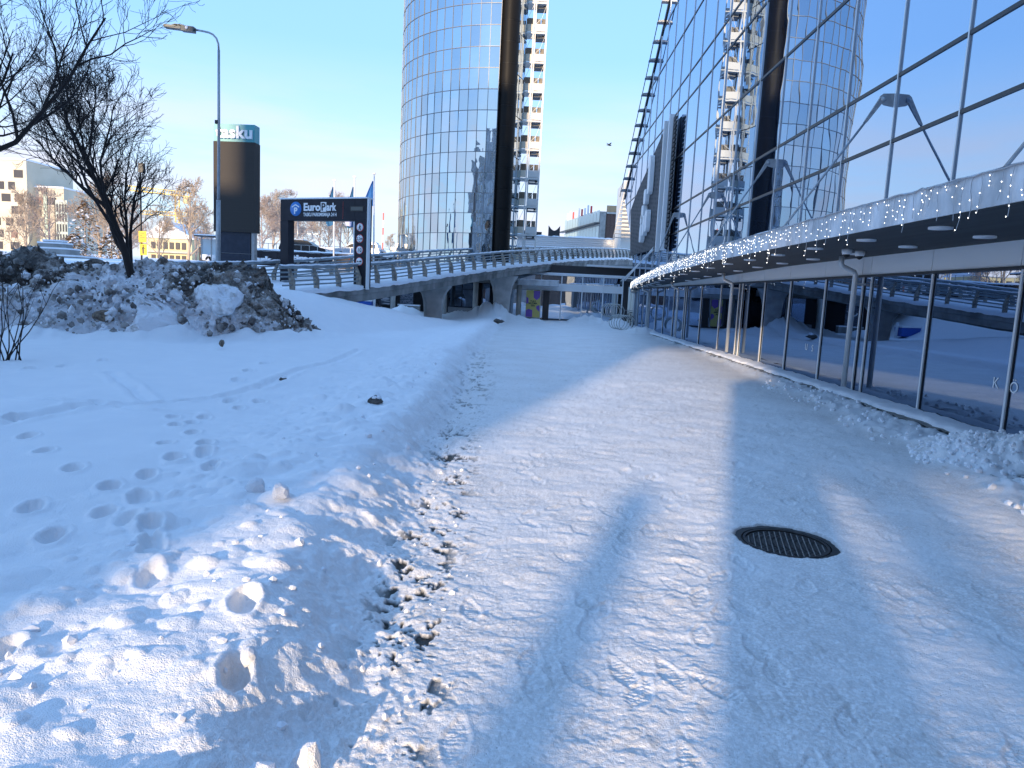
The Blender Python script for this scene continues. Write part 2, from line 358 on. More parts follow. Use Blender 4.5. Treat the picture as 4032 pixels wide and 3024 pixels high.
    # footprints and ruts
    for (fx, fy, dep, ln) in FOOT:
        ca, sa = math.cos(.35), math.sin(.35)
        mm = (np.abs(X-fx) < .5) & (np.abs(Y-fy) < .6)
        if not mm.any(): continue
        ux = (X[mm]-fx)*ca + (Y[mm]-fy)*sa; uy = -(X[mm]-fx)*sa + (Y[mm]-fy)*ca
        d = np.sqrt((ux/(ln*.62))**2 + (uy/(ln*1.2))**2) + .13*vnoise(X[mm]*9, Y[mm]*9, 81) + .07*vnoise(X[mm]*30, Y[mm]*30, 83)
        z[mm] += -dep*(1-sst(.62, 1.02, d))*(1+.18*vnoise(X[mm]*16, Y[mm]*16, 87)) + .012*np.exp(-((d-1.25)/.25)**2)
    for tr in TRACKS:
        for a, b in zip(tr[:-1], tr[1:]):
            mm = (X > min(a.x, b.x)-.4) & (X < max(a.x, b.x)+.4) & (Y > min(a.y, b.y)-.4) & (Y < max(a.y, b.y)+.4)
            if not mm.any(): continue
            dx, dy = b.x-a.x, b.y-a.y; LL = dx*dx+dy*dy
            tt = np.clip(((X[mm]-a.x)*dx+(Y[mm]-a.y)*dy)/LL, 0, 1)
            d = np.hypot(X[mm]-a.x-tt*dx, Y[mm]-a.y-tt*dy) + .03*vnoise(X[mm]*6, Y[mm]*6, 82)
            z[mm] += -.035*(1-sst(.03, .1, d)) + .012*np.exp(-((d-.16)/.05)**2)
    pr = random.Random(19)
    for k in range(170):
        px_, py_ = pr.uniform(-.3, 4.6), 2.2+8.5*pr.random()**1.4; an = pr.gauss(0, .35); sg = 1 if pr.random() < .5 else -1
        mm = (np.abs(X-px_) < .2) & (np.abs(Y-py_) < .22)
        if not mm.any(): continue
        ux = (X[mm]-px_)*math.cos(an)+(Y[mm]-py_)*math.sin(an); uy = -(X[mm]-px_)*math.sin(an)+(Y[mm]-py_)*math.cos(an)
        wv = .047+.012*np.cos(uy*18+.6); d = np.sqrt((ux/wv)**2+(uy/.145)**2); tread = .0018*np.sign(np.sin(uy*260))*(d < .9)
        z[mm] += -.0065*(1-sst(.78, 1.02, d)) + .003*np.exp(-((d-1.18)/.12)**2) + tread
    # dark bare patches
    bx = fbm(X*8, Y*8, 3, 91)
    bare = np.zeros_like(X)
    lane = np.exp(-((s+.03)/(.15+.01*Y))**2)*(1-.5*sst(6, 9, Y))*(1-sst(14, 24, Y))
    n1 = .7*vnoise(X*7.0+2.0, Y*5.5, 92) + .75*vnoise(X*19, Y*17, 93) + .55*vnoise(X*48, Y*44, 94)
    bare = np.maximum(bare, sst(.42, .56, n1)*np.clip(lane*1.6, 0, 1))
    st = np.exp(-((X-6.08-.05*vnoise(Y*.8, Y*0, 95))/.085)**2)*sst(8.3, 9.5, Y)*(1-sst(24, 32, Y))
    n2 = vnoise(X*2.3, Y*.75, 96) + .5*vnoise(X*11, Y*5, 97) + .3*vnoise(X*35, Y*25, 98)
    bare = np.maximum(bare, sst(.1, .35, n2 + (st-.55)*1.6)*np.clip(st*2, 0, 1))
    p = np.hypot((X-5.5)/.55, (Y-7.42)/.2); n3 = vnoise(X*9, Y*16, 99) + .5*vnoise(X*30, Y*40, 90)
    bare = np.maximum(bare, sst(.3, .6, n3*.6 + 1.15-p))
    z -= .018*bare
    # manhole recess
    d = np.hypot(X-MHX, Y-MHY) + .012*fbm(X*14, Y*14, 3, 100)
    hole = 1-sst(.335, .375, d)
    z = z*(1-hole) + hole*(-.06)
    bare = np.maximum(bare, np.clip(1-sst(.34, .385, d) , 0, 1)*.8)
    pack = pth*(1-.25*sst(20, 40, Y)) + .45*cs
    z = np.where((X > 6.75) & (Y > -40) & (Y < 46), -.05, z)
    return z, np.clip(pack, 0, 1), bare
MHX, MHY = 1.985, 5.11

def grid_object(name, mat, VX, VY, VZ, attrs=None, kind=None, closed=False, smooth=True):
    nr, nc = VX.shape
    me = bpy.data.meshes.new(name)
    nv = nr*nc; me.vertices.add(nv)
    co = np.stack([VX, VY, VZ], -1).astype(np.float32).reshape(-1); me.vertices.foreach_set('co', co)
    i = np.arange(nr-1)[:, None]*nc
    j = np.arange(nc if closed else nc-1)[None, :]; j2 = (j+1) % nc
    f = np.stack([i+j, i+j2, i+nc+j2, i+nc+j], -1).reshape(-1, 4)
    me.loops.add(f.size); me.polygons.add(len(f))
    me.loops.foreach_set('vertex_index', f.reshape(-1).astype(np.int32))
    me.polygons.foreach_set('loop_start', np.arange(len(f), dtype=np.int32)*4)
    me.polygons.foreach_set('use_smooth', np.full(len(f), smooth))
    me.update(calc_edges=True)
    for k, v in (attrs or {}).items():
        a = me.attributes.new(k, 'FLOAT', 'POINT'); a.data.foreach_set('value', v.astype(np.float32).reshape(-1))
    me.materials.append(mat)
    o = bpy.data.objects.new(name, me); C.objects.link(o)
    if kind: o['kind'] = kind
    return o

# ------------------------------------------------------------------ ground
rr = list(np.geomspace(.25, 1.85, 26)); r = 1.85
while r < 62: r += max(.0068, r*r*.00068); rr.append(r)
rr += list(np.geomspace(66, 4000, 46)); rr = np.array(rr)
th = np.concatenate([np.linspace(-.80, .72, 860), np.linspace(.72, 2*math.pi-.80, 190)[1:-1]])
RRg, THg = np.meshgrid(rr, th, indexing='ij')
GX = (RRg*np.sin(THg)).astype(np.float64); GY = (RRg*np.cos(THg)).astype(np.float64)
GZ, GP, GB = ground_height(GX, GY)
ground = grid_object('ground', snow_material(), GX, GY, GZ, dict(pack=GP, bare=GB), 'structure', closed=True)
ground['label'] = 'snow covered ground with a trodden icy path and a soft bank'
def gz(x, y):
    return float(ground_height(np.array([float(x)]), np.array([float(y)]))[0][0])
del GX, GY, GZ, GP, GB, RRg, THg

# ------------------------------------------------------------------ glass shopping centre on the right
def clip_poly(poly, fn):
    out = []
    for i in range(len(poly)):
        a, b = poly[i], poly[(i+1) % len(poly)]; fa, fb = fn(*a), fn(*b)
        if fa >= 0: out.append(a)
        if (fa >= 0) != (fb >= 0):
            k = fa/(fa-fb); out.append((a[0]+(b[0]-a[0])*k, a[1]+(b[1]-a[1])*k))
    return out
mall = empty('shopping_centre', (6.6, 20, 0), 0, 'long glass shopping centre with mirrored facade lining the right of the path', 'building')
def mall_part(mb, name, mat): 
    o = mb.build(name, mat, mall); o.matrix_parent_inverse = Matrix.Translation((-6.6, -20, 0)); return o
FG = glass_mat('facade_glass', (.72, .84, 1.0), (.012, .02, .04), .60, .6, .004)
SG = glass_mat('shop_glass', (.52, .65, .86), (.01, .012, .016), .44, .5, .003, transp=(.05, .07, .09))
EG = glass_mat('wing_glass', (.7, .8, .93), (.01, .012, .016), .72, .5, .003)
XU, XL = 6.5, 6.65
rnd = random.Random(4)
roof_fn = lambda y, z: 17.2-.62*(y-39.2)-z
end_fn = lambda y, z: (46+max(0, z-4.5)*1.55)-y
ZL = [2.82, 4.81, 5.97, 8.3, 10.5, 11.62, 14.0, 16.2, 17.35, 19.7, 21.9]
YC = [11.55+2.1*k for k in range(-6, 21)]
for i in range(len(YC)-1):
    for k in range(len(ZL)-1):
        y0, y1, z0, z1 = YC[i]+.03, YC[i+1]-.03, ZL[k]+.03, ZL[k+1]-.03
        poly = clip_poly(clip_poly([(y0, z0), (y1, z0), (y1, z1), (y0, z1)], roof_fn), end_fn)
        if len(poly) < 3: continue
        ta, tb = rnd.gauss(0, .0006), rnd.gauss(0, .0008)
        mall_part(MB().prism([(XU+(p[1]-z0)*ta+(p[0]-y0)*tb, p[0], p[1]) for p in poly], (.04, 0, 0)), 'glass_pane', FG)
for y in YC:
    ztop = min(21.9, 17.2-.62*(y-39.2)); zb = 2.8 if y < 46 else 4.5+(y-46)/1.55
    if ztop > zb: mall_part(MB().box((XU-.03, y-.018, zb), (XU+.03, y+.018, ztop)), 'mullion', ALU)
for z in ZL[1:]:
    ye = min(39.2+(17.2-z)/.62, 46+max(0, z-4.5)*1.55)
    mall_part(MB().box((XU-.022, -1.1, z-.034), (XU+.025, ye, z+.034)), 'transom', DARKM)
# roof edge with brackets along the falling roof line
mall_part(MB().bar((XU+.02, 22, roof_fn(22, 0)), (XU+.02, 52.6, roof_fn(52.6, 0)), .16, .2), 'roof_edge', DARKM)
mall_part(MB().bar((XU-.36, 22, roof_fn(22, 0)+.1), (XU-.36, 52.6, roof_fn(52.6, 0)+.1), .04, .05), 'outer_rail', DARKM)
yb = 32.
while yb < 52.5:
    z = roof_fn(yb, 0); mall_part(MB().hexa([(XU-.42, yb-.08, z+.05), (XU+.02, yb-.08, z+.05), (XU+.02, yb+.08, z-.03), (XU-.42, yb+.08, z-.03), (XU-.32, yb-.08, z+.14), (XU+.02, yb-.08, z+.18), (XU+.02, yb+.08, z+.1), (XU-.32, yb+.08, z+.07)]), 'bracket', GALV)
    yb += 1.05
# body behind the glass
mall_part(MB().prism([(XU+.3, -35, 2.8), (XU+.3, 45.9, 2.8), (XU+.3, 45.9, 4.5), (XU+.3, 52.2, 8.5), (XU+.3, 20, 28.6), (XU+.3, -35, 28.6)], (22, 0, 0)), 'upper_body', M('mall_body', (.09, .1, .11), .6))
inter = M('shop_interior', (.12, .13, .15), .8)
mall_part(MB().box((XL+.02, -6, -.2), (14, 45.9, .04)), 'shop_floor', inter)
mall_part(MB().box((13, -6, .04), (13.2, 45.9, 2.75)), 'back_wall', inter)
# shop front
LC = [-.8, 1.4, 3.5, 5.6, 7.7, 9.85, 12.0, 14.1, 14.45, 16.25, 18.4, 20.4, 22.5, 22.85, 25.0, 27.8, 30.4, 30.75, 33.0, 35.4, 37.5, 39.5, 39.85, 41.7, 43.8, 45.9]
for a, b in zip(LC[:-1], LC[1:]):
    ta = rnd.gauss(0, .0015); tb = rnd.gauss(0, .0012)
    if b-a > .6:
        mall_part(MB().prism([(XL, a+.03, .1), (XL+tb*(b-a), b-.03, .1), (XL+tb*(b-a)+ta, b-.03, 2.40), (XL+ta, a+.03, 2.40)], (.02, 0, 0)), 'shop_window', SG)
    else:
        mall_part(MB().box((XL, a+.02, .1), (XL+.03, b-.02, 2.40)), 'narrow_window', SG)
    mall_part(MB().box((XL-.06, a+.008, 2.405), (XL+.1, b-.008, 2.80)), 'white_panel', M('white_cladding', (.8, .81, .82), .45) if a < -.7 else bpy.data.materials['white_cladding'])
for y in LC:
    mall_part(MB().box((XL-.035, y-.02, .08), (XL+.02, y+.02, 2.40)), 'shop_mullion', WHITEM)
    mall_part(MB().box((XL-.012, y-.038, .1), (XL+.02, y-.022, 2.36)), 'gasket', BLACKP)
mall_part(MB().box((XL-.09, -.8, 2.36), (XL+.02, 45.9, 2.402)), 'head_rail', BLACKP)
mall_part(MB().box((XL-.03, -.8, .02), (XL+.03, 45.9, .10)), 'sill_rail', DARKM)
for y in (8.7, 12.9, 17.2, 21.4, 25.9, 31.6, 36.5, 42.6):
    mall_part(MB().cyl((7.25, y, .0), (7.25, y, 2.75), .10, 14), 'inner_column', DARKM)
for yy in (45.35, 45.7):
    mall_part(MB().cyl((6.62 if yy < 45.5 else 6.45, yy, 0), (6.62 if yy < 45.5 else 6.45, yy, 2.5), .17, 16), 'corner_column', M('cream_column', (.7, .66, .58), .5) if yy < 45.5 else bpy.data.materials['cream_column'])
ly = np.linspace(-.8, 45.2, 1500); lu = np.array([0, .0, .12, .3, .6, .85, 1.0])
LX = np.zeros((len(ly), 7)); LY_ = np.repeat(ly[:, None], 7, 1); LZ = LX.copy()
e0 = 6.2+.05*fbm(ly*1.7, ly*0, 4, 54)+.02*fbm(ly*9, ly*0+4, 3, 56)
for k in range(7): LX[:, k] = e0+(6.635-e0)*lu[k]; LZ[:, k] = (.0, .075, .10, .112, .115, .115, .11)[k]
LZ[:, 1:] += .014*fbm(LX[:, 1:]*5, LY_[:, 1:]*4, 4, 55)
o = grid_object('snow_ledge', SNOWC, LX, LY_, LZ, kind='structure'); o['label'] = 'narrow snowy ledge along the foot of the shop windows'
tag(MB().box((6.1, -.8, -.05), (6.3, 45.2, .035)).build('kerb', CONCD), None, None, kind='structure')
# letters on the glass
def text(body, size, extrude, mat, name='lettering', parent=None, loc=(0, 0, 0), rot=(R(90), 0, 0), align='LEFT', bold=0., width=1., local=True):
    cu = bpy.data.curves.new(name, 'FONT'); cu.body = body; cu.size = size; cu.extrude = extrude; cu.align_x = align; cu.offset = bold; cu.resolution_u = 4
    cu.space_character = width
    tmp = bpy.data.objects.new(name, cu); C.objects.link(tmp)
    me = bpy.data.meshes.new_from_object(tmp.evaluated_get(bpy.context.evaluated_depsgraph_get()))
    bpy.data.objects.remove(tmp); me.name = name; me.materials.clear(); me.materials.append(mat)
    o = bpy.data.objects.new(name, me); C.objects.link(o); o.location = loc; o.rotation_euler = rot
    if parent is not None: o.parent = parent
    return o
WHITEL = M('white_lettering', (.82, .83, .84), .5)
ghost = M('pale_film_lettering', (.9, .92, .95), .6)
for ch, px, py in (('K', 995, 388), ('Ö', 1013, 393), ('K', 847, 359), ('U', 806, 350), ('S', 812, 351.5)):
    p = onx(px, py, XL-.006)
    o = text(ch, .22, .001, ghost, 'window_letter', mall, (p.x, p.y, p.z), (R(90), 0, R(-90)), 'CENTER'); o.matrix_parent_inverse = Matrix.Translation((-6.6, -20, 0))
# canopy
cpy = [(4.42, -3.0, 2.75), (4.42, 6.7, 2.75), (4.45, 13, 2.75), (4.52, 18.3, 2.74), (4.68, 25.9, 2.62), (5.05, 31, 2.55), (5.5, 37, 2.48), (5.95, 42, 2.41), (6.35, 45.2, 2.37), (6.5, 46.0, 2.37)]
cy = np.array([c[1] for c in cpy]); cx = np.array([c[0] for c in cpy]); cz = np.array([c[2] for c in cpy])
def canopy(y): return float(np.interp(y, cy, cx)), float(np.interp(y, cy, cz))
ys = list(np.linspace(-3, 44, 60)) + [44.6, 45.2, 45.7, 46.0]
FAS = M('frosted_fascia', (.42, .44, .46), .75, var=(2.5, (.74, .76, .79), 9, .3, .65), bump=(14, .7, .02), scale=(1, 1, .5))
SOF = M('dark_soffit', (.035, .045, .052), .7, var=(1.2, (.022, .028, .034)), scale=(6, .25, 1))
mb = MB(); vs = []; fs = []
for y in ys:
    x, z = canopy(y); x2 = 6.42
    vs += [(x, y, z+.012), (x, y, z+.37), (x+.08, y, z+.37), (x+.08, y, z+.012)]
for i in range(len(ys)-1):
    a, b = 4*i, 4*i+4
    for k in range(4): fs.append((a+k, a+(k+1) % 4, b+(k+1) % 4, b+k))
mall_part(mb.add(vs, fs), 'canopy_fascia', FAS)
mb = MB(); vs = []; fs = []
for y in ys:
    x, z = canopy(y); vs += [(x+.02, y, z), (6.56, y, z), (6.56, y, z+.3), (x+.02, y, z+.3)]
for i in range(len(ys)-1):
    a, b = 4*i, 4*i+4
    for k in range(4): fs.append((a+k, b+k, b+(k+1) % 4, a+(k+1) % 4))
mall_part(mb.add(vs, fs), 'canopy_soffit', SOF)
yy = np.linspace(-3, 45.5, 400); uu = np.linspace(0, 1, 9)
SX = np.zeros((400, 9)); SY = np.zeros((400, 9)); SZ = np.zeros((400, 9))
for i, y in enumerate(yy):
    x, z = canopy(y)
    for k, u in enumerate(uu):
        SX[i, k] = x-.02+(6.42-x)*u; SY[i, k] = y; SZ[i, k] = z+.36+.06*min(1, u*6)
SZ += .03*fbm(SX*3, SY*3, 4, 5) + .02*np.abs(fbm(SX*9, SY*9, 2, 6)); SZ[:, 0] = np.minimum(SZ[:, 0], SZ[:, 1]) - .02
o = grid_object('canopy_snow', SNOWC, SX, SY, SZ); o.parent = mall; o.matrix_parent_inverse = Matrix.Translation((-6.6, -20, 0))
DL = M('downlight_glass', (.72, .76, .8), .3)
yk = 3.1; k = 0
while yk < 43:
    x, z = canopy(yk)
    for xx in ((x+.5, yk), (x+1.5 if x < 5.2 else 6.2, yk+.75)):
        if xx[0] < 6.35:
            zz = canopy(xx[1])[1]
            mall_part(MB().cyl((xx[0], xx[1], zz-.025), (xx[0], xx[1], zz+.02), .135, 20), 'downlight', DL)
    yk += 1.93
for y in (6.2, 14.3, 22.85, 31.0, 38.8, 43.6):
    xw = XL-.26
    xs = xw-.3
    zz = canopy(y)[1]
    mall_part(MB().tube([(xs, y, zz), (xs, y, zz-.14), (xs+.03, y, zz-.2), (xw-.03, y, zz-.3), (xw, y, zz-.36), (xw, y, .18)], .052, 12).box((xw, y-.02, 2.2), (XL-.05, y+.02, 2.24)), 'downpipe', M('grey_downpipe', (.58, .6, .61), .4, .3) if y < 6.3 else bpy.data.materials['grey_downpipe'])
for yb in (7.35, 13.65, 19.95, 26.25, 32.55):
    zb = 5.55; xo = XU-.26; yb += .03
    mb = MB().prism([(XU-.03, yb, zb+.11), (XU-.03, yb, zb-.13), (xo+.06, yb, zb-.10), (xo-.03, yb, zb-.05), (xo-.03, yb, zb+.05), (xo+.03, yb, zb+.10)], (0, .03, 0))
    mb.cyl((xo+.03, yb-.03, zb), (xo+.03, yb+.06, zb), .05, 12).cyl((xo+.03, yb-.05, zb), (xo+.03, yb+.08, zb), .025, 8)
    mall_part(mb, 'anchor_plate', GALV)
    cxx, czz = canopy(yb); top = Vector((xo+.03, yb+.015, zb)); foot = Vector((cxx+.2, yb+.015, czz+.38)); d = (foot-top).normalized()
    mall_part(MB().hexa([top+Vector((-.05, -.03, .04)), top+Vector((.05, -.03, .02)), top+Vector((.05, .03, .02)), top+Vector((-.05, .03, .04)), top+d*.5+Vector((-.03, -.02, 0)), top+d*.5+Vector((.03, -.02, 0)), top+d*.5+Vector((.03, .02, 0)), top+d*.5+Vector((-.03, .02, 0))]), 'rod_fork', GALV)
    mall_part(MB().cyl(top+d*.48, foot, .022, 8), 'stay_rod', GALV)
for i, dy in enumerate((0, .8, 1.6)):
    mall_part(MB().cyl((XU-.1, 36.4, 4.75-.1*i), (5.6, 42.6+dy*1.2, 2.8), .028, 6), 'stay_rod', WHITEM)
mall_part(MB().box((6.3, -35, .0), (14, -6.1, 2.8)), 'rear_wall', M('rear_cladding', (.2, .21, .22), .6))

# canopy string lights
sl = empty('string_lights', (4.4, 15, 3.1), 0, 'white icicle string lights hanging along the snowy canopy edge', 'lights')
wire = MB(); bulbs = MB(); rnd = random.Random(8)
BULB = M('lit_bulb', (1, .98, .9), .4, emit=((1, .97, .9), 1.5)); WIRE = M('grey_wire', (.42, .43, .45), .6)
y = 4.5; tops = []
while y < 45.5:
    x, z = canopy(y); x -= .02; ln = rnd.choice((.12, .2, .28, .36, .46))*rnd.uniform(.7, 1.15); p = Vector((x, y, z+.37-rnd.random()*.03)); pts = [p.copy()]; rn_ = rnd.uniform(-.1, .1); tops.append(p.copy())
    n = max(3, int(ln/.07)); ph = rnd.uniform(0, 6)
    for i in range(n):
        p = p + Vector((rnd.uniform(-.006, .004), math.sin(ph+i*1.3)*.022 + rnd.uniform(-.012, .012), -ln/n*rnd.uniform(.6, 1.5))); pts.append(p.copy())
        if rnd.random() < .7:
            c = p + Vector((-.01, rnd.uniform(-.02, .02), 0)); s = .0055 if y < 13 else .0078
            bulbs.add([(c.x-s, c.y, c.z), (c.x+s, c.y, c.z), (c.x, c.y-s, c.z), (c.x, c.y+s, c.z), (c.x, c.y, c.z-s*1.5), (c.x, c.y, c.z+s*1.5)],
                      [(0,2,5),(2,1,5),(1,3,5),(3,0,5),(2,0,4),(1,2,4),(3,1,4),(0,3,4)])
    wire.tube(pts, .0042, 3, False)
    y += rnd.uniform(.09, .2) if y < 16 else rnd.uniform(.06, .13)
wire.tube(tops, .009, 4, False)
for mb_, nm, mt in ((wire, 'wire', WIRE), (bulbs, 'bulb', BULB)):
    o = mb_.build(nm, mt, sl); o.matrix_parent_inverse = Matrix.Translation((-4.4, -15, -3.1)); o['kind'] = 'stuff'

# dome cameras under the canopy
for px, py, lb in ((847, 252.2, 'white dome security camera under the canopy, left of the downpipe elbow'), (860, 254, 'white dome security camera under the canopy, right of the downpipe elbow')):
    p = onz(px, py-2, 2.735)
    o = empty('security_camera', (p.x, p.y, 2.75), 0, lb, 'camera', 'dome cameras under the canopy')
    MB().tube([(0, 0, 0), (0, 0, -.05), (0, 0, -.09)], [.085, .085, .07], 16).build('housing', WHITEM, o)
    MB().tube([(0, 0, -.085), (0, 0, -.12), (0, 0, -.14), (0, 0, -.15)], [.06, .052, .03, .005], 14).build('lens_dome', RUBBER, o)

# perforated screen sign
def perf_material():
    m, n, l, b = nodes('perforated_mesh'); b.inputs['Roughness'].default_value = .7; b.inputs['Specular IOR Level'].default_value = .2
    t = n.new('ShaderNodeNewGeometry'); s_ = n.new('ShaderNodeMapping'); s_.inputs['Scale'].default_value = (3, 3.1, 3.1); s_.inputs['Rotation'].default_value = (R(38), 0, 0)
    w = n.new('ShaderNodeTexVoronoi'); w.inputs['Scale'].default_value = 1.0; w.inputs['Randomness'].default_value = .1
    c = n.new('ShaderNodeValToRGB'); c.color_ramp.elements[0].position = .30; c.color_ramp.elements[1].position = .42
    c.color_ramp.elements[0].color = (.004, .0045, .005, 1); c.color_ramp.elements[1].color = (.10, .105, .115, 1)
    l.new(t.outputs['Position'], s_.inputs[0]); l.new(s_.outputs[0], w.inputs['Vector']); l.new(w.outputs['Distance'], c.inputs[0]); l.new(c.outputs[0], b.inputs['Base Color'])
    return m
scr = empty('mesh_screen', (6.2, 36, 4.2), 0, 'tall dark perforated mesh screen with white letters on the glass facade', 'sign')
def scr_part(mb, name, mat, kind=None):
    o = mb.build(name, mat, scr); o.matrix_parent_inverse = Matrix.Translation((-6.2, -36, -4.2)); return o
spoly = [(6.25, 36.1, 4.3), (6.25, 45.9, 4.45), (6.25, 47.2, 7.4), (6.25, 44.6, 8.25), (6.25, 41.4, 8.95), (6.25, 36.1, 10.25)]
scr_part(MB().prism(spoly, (.06, 0, 0)), 'mesh_panel', perf_material())
for yy in (34.6, 35.9):
    scr_part(MB().box((6.1, yy-.09, 4.1), (6.32, yy+.09, 10.35)), 'frame_post', WHITEM)
scr_part(MB().box((6.3, 34.7, 4.1), (6.36, 35.8, 10.3)), 'dark_strip', BLACKP)
mb = MB(); z = 4.2
while z < 10.1:
    mb.prism([(6.28, 33.95, z), (6.28, 34.5, z), (6.28, 34.5, z+.2), (6.28, 33.75, z+.1)], (.06, 0, 0)); z += .2
o = scr_part(mb, 'serrated_edge', BLACKP)
for (y0, y1, z0, z1) in ((38.6, 39.3, 7.3, 9.3), (39.6, 40.3, 6.9, 7.7), (40.0, 40.8, 6.2, 6.9), (40.5, 41.0, 5.9, 6.4), (39.5, 40.1, 5.2, 6.3), (38.7, 39.4, 5.35, 6.5), (40.3, 41.0, 4.9, 5.9)):
    n = 14; pl = []
    for k in range(n):
        a = 2*math.pi*k/n; ca, sa = math.cos(a), math.sin(a)
        pl.append((6.0, (y0+y1)/2+(y1-y0)/2*math.copysign(abs(ca)**.5, ca), (z0+z1)/2+(z1-z0)/2*math.copysign(abs(sa)**.5, sa)))
    scr_part(MB().prism(pl, (.22, 0, 0)), 'letter', WHITEL)

# ------------------------------------------------------------------ single storey end wing closing the path
endw = empty('end_wing', (2, 50, 0), 0, 'low glazed wing with white bands closing the end of the path', 'building')
def ew(mb, name, mat):
    o = mb.build(name, mat, endw); o.matrix_parent_inverse = Matrix.Translation((-2, -50, 0)); return o
WC = bpy.data.materials['white_cladding']
xs = [-2.6, -.75, .78, 2.2, 3.65, 5.1, 6.45]
for a, b in zip(xs[:-1], xs[1:]):
    tb = rnd.gauss(0, .003); ta = rnd.gauss(0, .004)
    ew(MB().prism([(a+.03, 50, .12), (b-.03, 50+tb, .12), (b-.03, 50+tb+ta, 2.03), (a+.03, 50+ta, 2.03)], (0, .03, 0)), 'shop_window', EG)
    ew(MB().prism([(a+.03, 50, 2.57), (b-.03, 50, 2.57), (b-.03, 50.0, 3.08), (a+.03, 50, 3.08)], (0, .03, 0)), 'clerestory_pane', EG)
    ew(MB().box((a+.006, 49.95, 2.05), (b-.006, 50.1, 2.56)), 'white_panel', WC)
for x in xs: ew(MB().box((x-.035, 49.9, .05), (x+.035, 50.02, 3.1)), 'mullion', WHITEM)
ew(MB().box((-2.7, 49.85, 3.1), (6.6, 50.4, 3.24)), 'roof_band', WHITEM)
ew(MB().box((-1.2, 50.6, 3.25), (7.4, 52, 3.85)), 'dark_upstand', BLACKP)
ew(MB().box((3.9, 50.3, 3.86), (7.6, 50.62, 3.98)), 'white_coping', WHITEM)
ew(MB().box((-2.7, 50.1, 3.24), (7.4, 50.6, 3.3)), 'roof_snow', SNOWC)
ew(MB().box((-2.7, 53, 0), (7.4, 53.2, 3.2)), 'back_wall', inter)
ew(MB().box((-2.7, 50.05, -.1), (7.4, 53, .1)), 'shop_floor', inter)
ew(MB().box((-2.7, 50.1, 3.0), (7.4, 53, 3.09)), 'ceiling', inter)
p0, p1 = at(538, 290, 49.0), at(569, 293, 49.0)
ew(MB().box((-.8, 48.4, 2.33), (1.95, 49.84, 2.68)), 'entrance_canopy', FAS)
ew(MB().box((-.8, 48.35, 2.68), (1.95, 49.84, 2.74)), 'canopy_snow', SNOWC)
ew(MB().cyl((-.72, 49.3, 0), (-.72, 49.3, 2.33), .17, 18), 'column', CONCL)
ew(MB().box((.95, 49.6, .05), (1.38, 49.88, 2.03)), 'dark_door_frame', BLACKP)
dr = ew(MB().box((-.22, 49.78, .14), (.76, 49.86, 2.0)), 'poster_door', M('poster_yellow', (.72, .66, .22), .5))
PUR = M('poster_purple', (.27, .14, .6), .5)
for pl in ([(.3, 1.98), (.74, 1.98), (.74, 1.55), (.52, 1.34), (.3, 1.5)], [(-.2, 1.55), (-.06, 1.45), (-.04, 1.12), (-.2, 1.05)], [(-.2, .62), (.0, .72), (.24, .64), (.26, .16), (-.2, .16)], [(.5, .9), (.66, 1.0), (.74, .95), (.74, .55), (.52, .75)]):
    ew(MB().prism([(x, 49.774, z) for x, z in pl], (0, .004, 0)), 'poster_shape', PUR)
for s_, z in (('TULE', 1.2), ('MÜÜMA', 1.05), ('SIIA', .9)):
    o = text(s_, .17, .002, DARKM, 'poster_lettering', endw, (.27, 49.77, z), (R(90), 0, 0), 'CENTER', .004); o.matrix_parent_inverse = Matrix.Translation((-2, -50, 0))

# ------------------------------------------------------------------ curved glass tower
tower = empty('glass_tower', (-2, 55, 0), 0, 'tall curved mirror glass tower with a rounded dark nose', 'building')
def tp(mb, name, mat, smooth=None):
    o = mb.build(name, mat, tower, smooth); o.matrix_parent_inverse = Matrix.Translation((2, -55, 0)); return o
TG = glass_mat('tower_glass', (.76, .89, 1.0), (.03, .05, .07), .66, 1.3, .006, vary=.14)
NL = at(491.5, 245, 48.8); NRp = at(505.5, 245, 49.4)
CX, CY_, TR = NL.x+.45, NL.y+8.2, 8.2
A0 = math.atan2(NL.y-CY_, NL.x-CX); NP = 17; DA = R(4.75)
Z0, DZ = 2.97, 1.34
def tpt(i, z, r=TR): a = A0 - DA*i; return (CX+r*math.cos(a), CY_+r*math.sin(a), z)
rnd = random.Random(12)
for i in range(NP):
    for k in range(17):
        z0, z1 = Z0+DZ*k+.02, Z0+DZ*(k+1)-.02; e = rnd.gauss(0, .009); g = rnd.gauss(0, .009)
        a, b = Vector(tpt(i+.03, z0)), Vector(tpt(i+.97, z0)); nn = Vector((a.x+b.x-2*CX, a.y+b.y-2*CY_, 0)).normalized()
        mid = Vector(tpt(i+.5, z0)); c = mid
        up = Vector((0, 0, z1-z0))
        q = [a+nn*e, c+nn*(e+g)*.5, b+nn*g, b+up+nn*0, c+up, a+up]
        tp(MB().add(q, [(0, 5, 4, 1), (1, 4, 3, 2)], True), 'glass_pane', TG)
mb = MB()
for i in range(NP+5):
    for k in range(26):
        if i < NP and k < 17: continue
        z0, z1 = Z0+DZ*k+.02, Z0+DZ*(k+1)-.02
        mb.add([tpt(i+.03, z0), tpt(i+.97, z0), tpt(i+.97, z1), tpt(i+.03, z1)], [(0, 3, 2, 1)])
o = tp(mb, 'upper_glazing', TG); o['kind'] = 'stuff'
TRM = M('tower_frames', (.2, .21, .22), .45, .3)
for i in range(NP+6):
    a = A0-DA*i; n_ = Vector((math.cos(a), math.sin(a), 0))
    tp(MB().bar(Vector(tpt(i, Z0, TR+.01)), Vector(tpt(i, Z0+DZ*26, TR+.01)), .03, .035, n_), 'mullion', TRM)
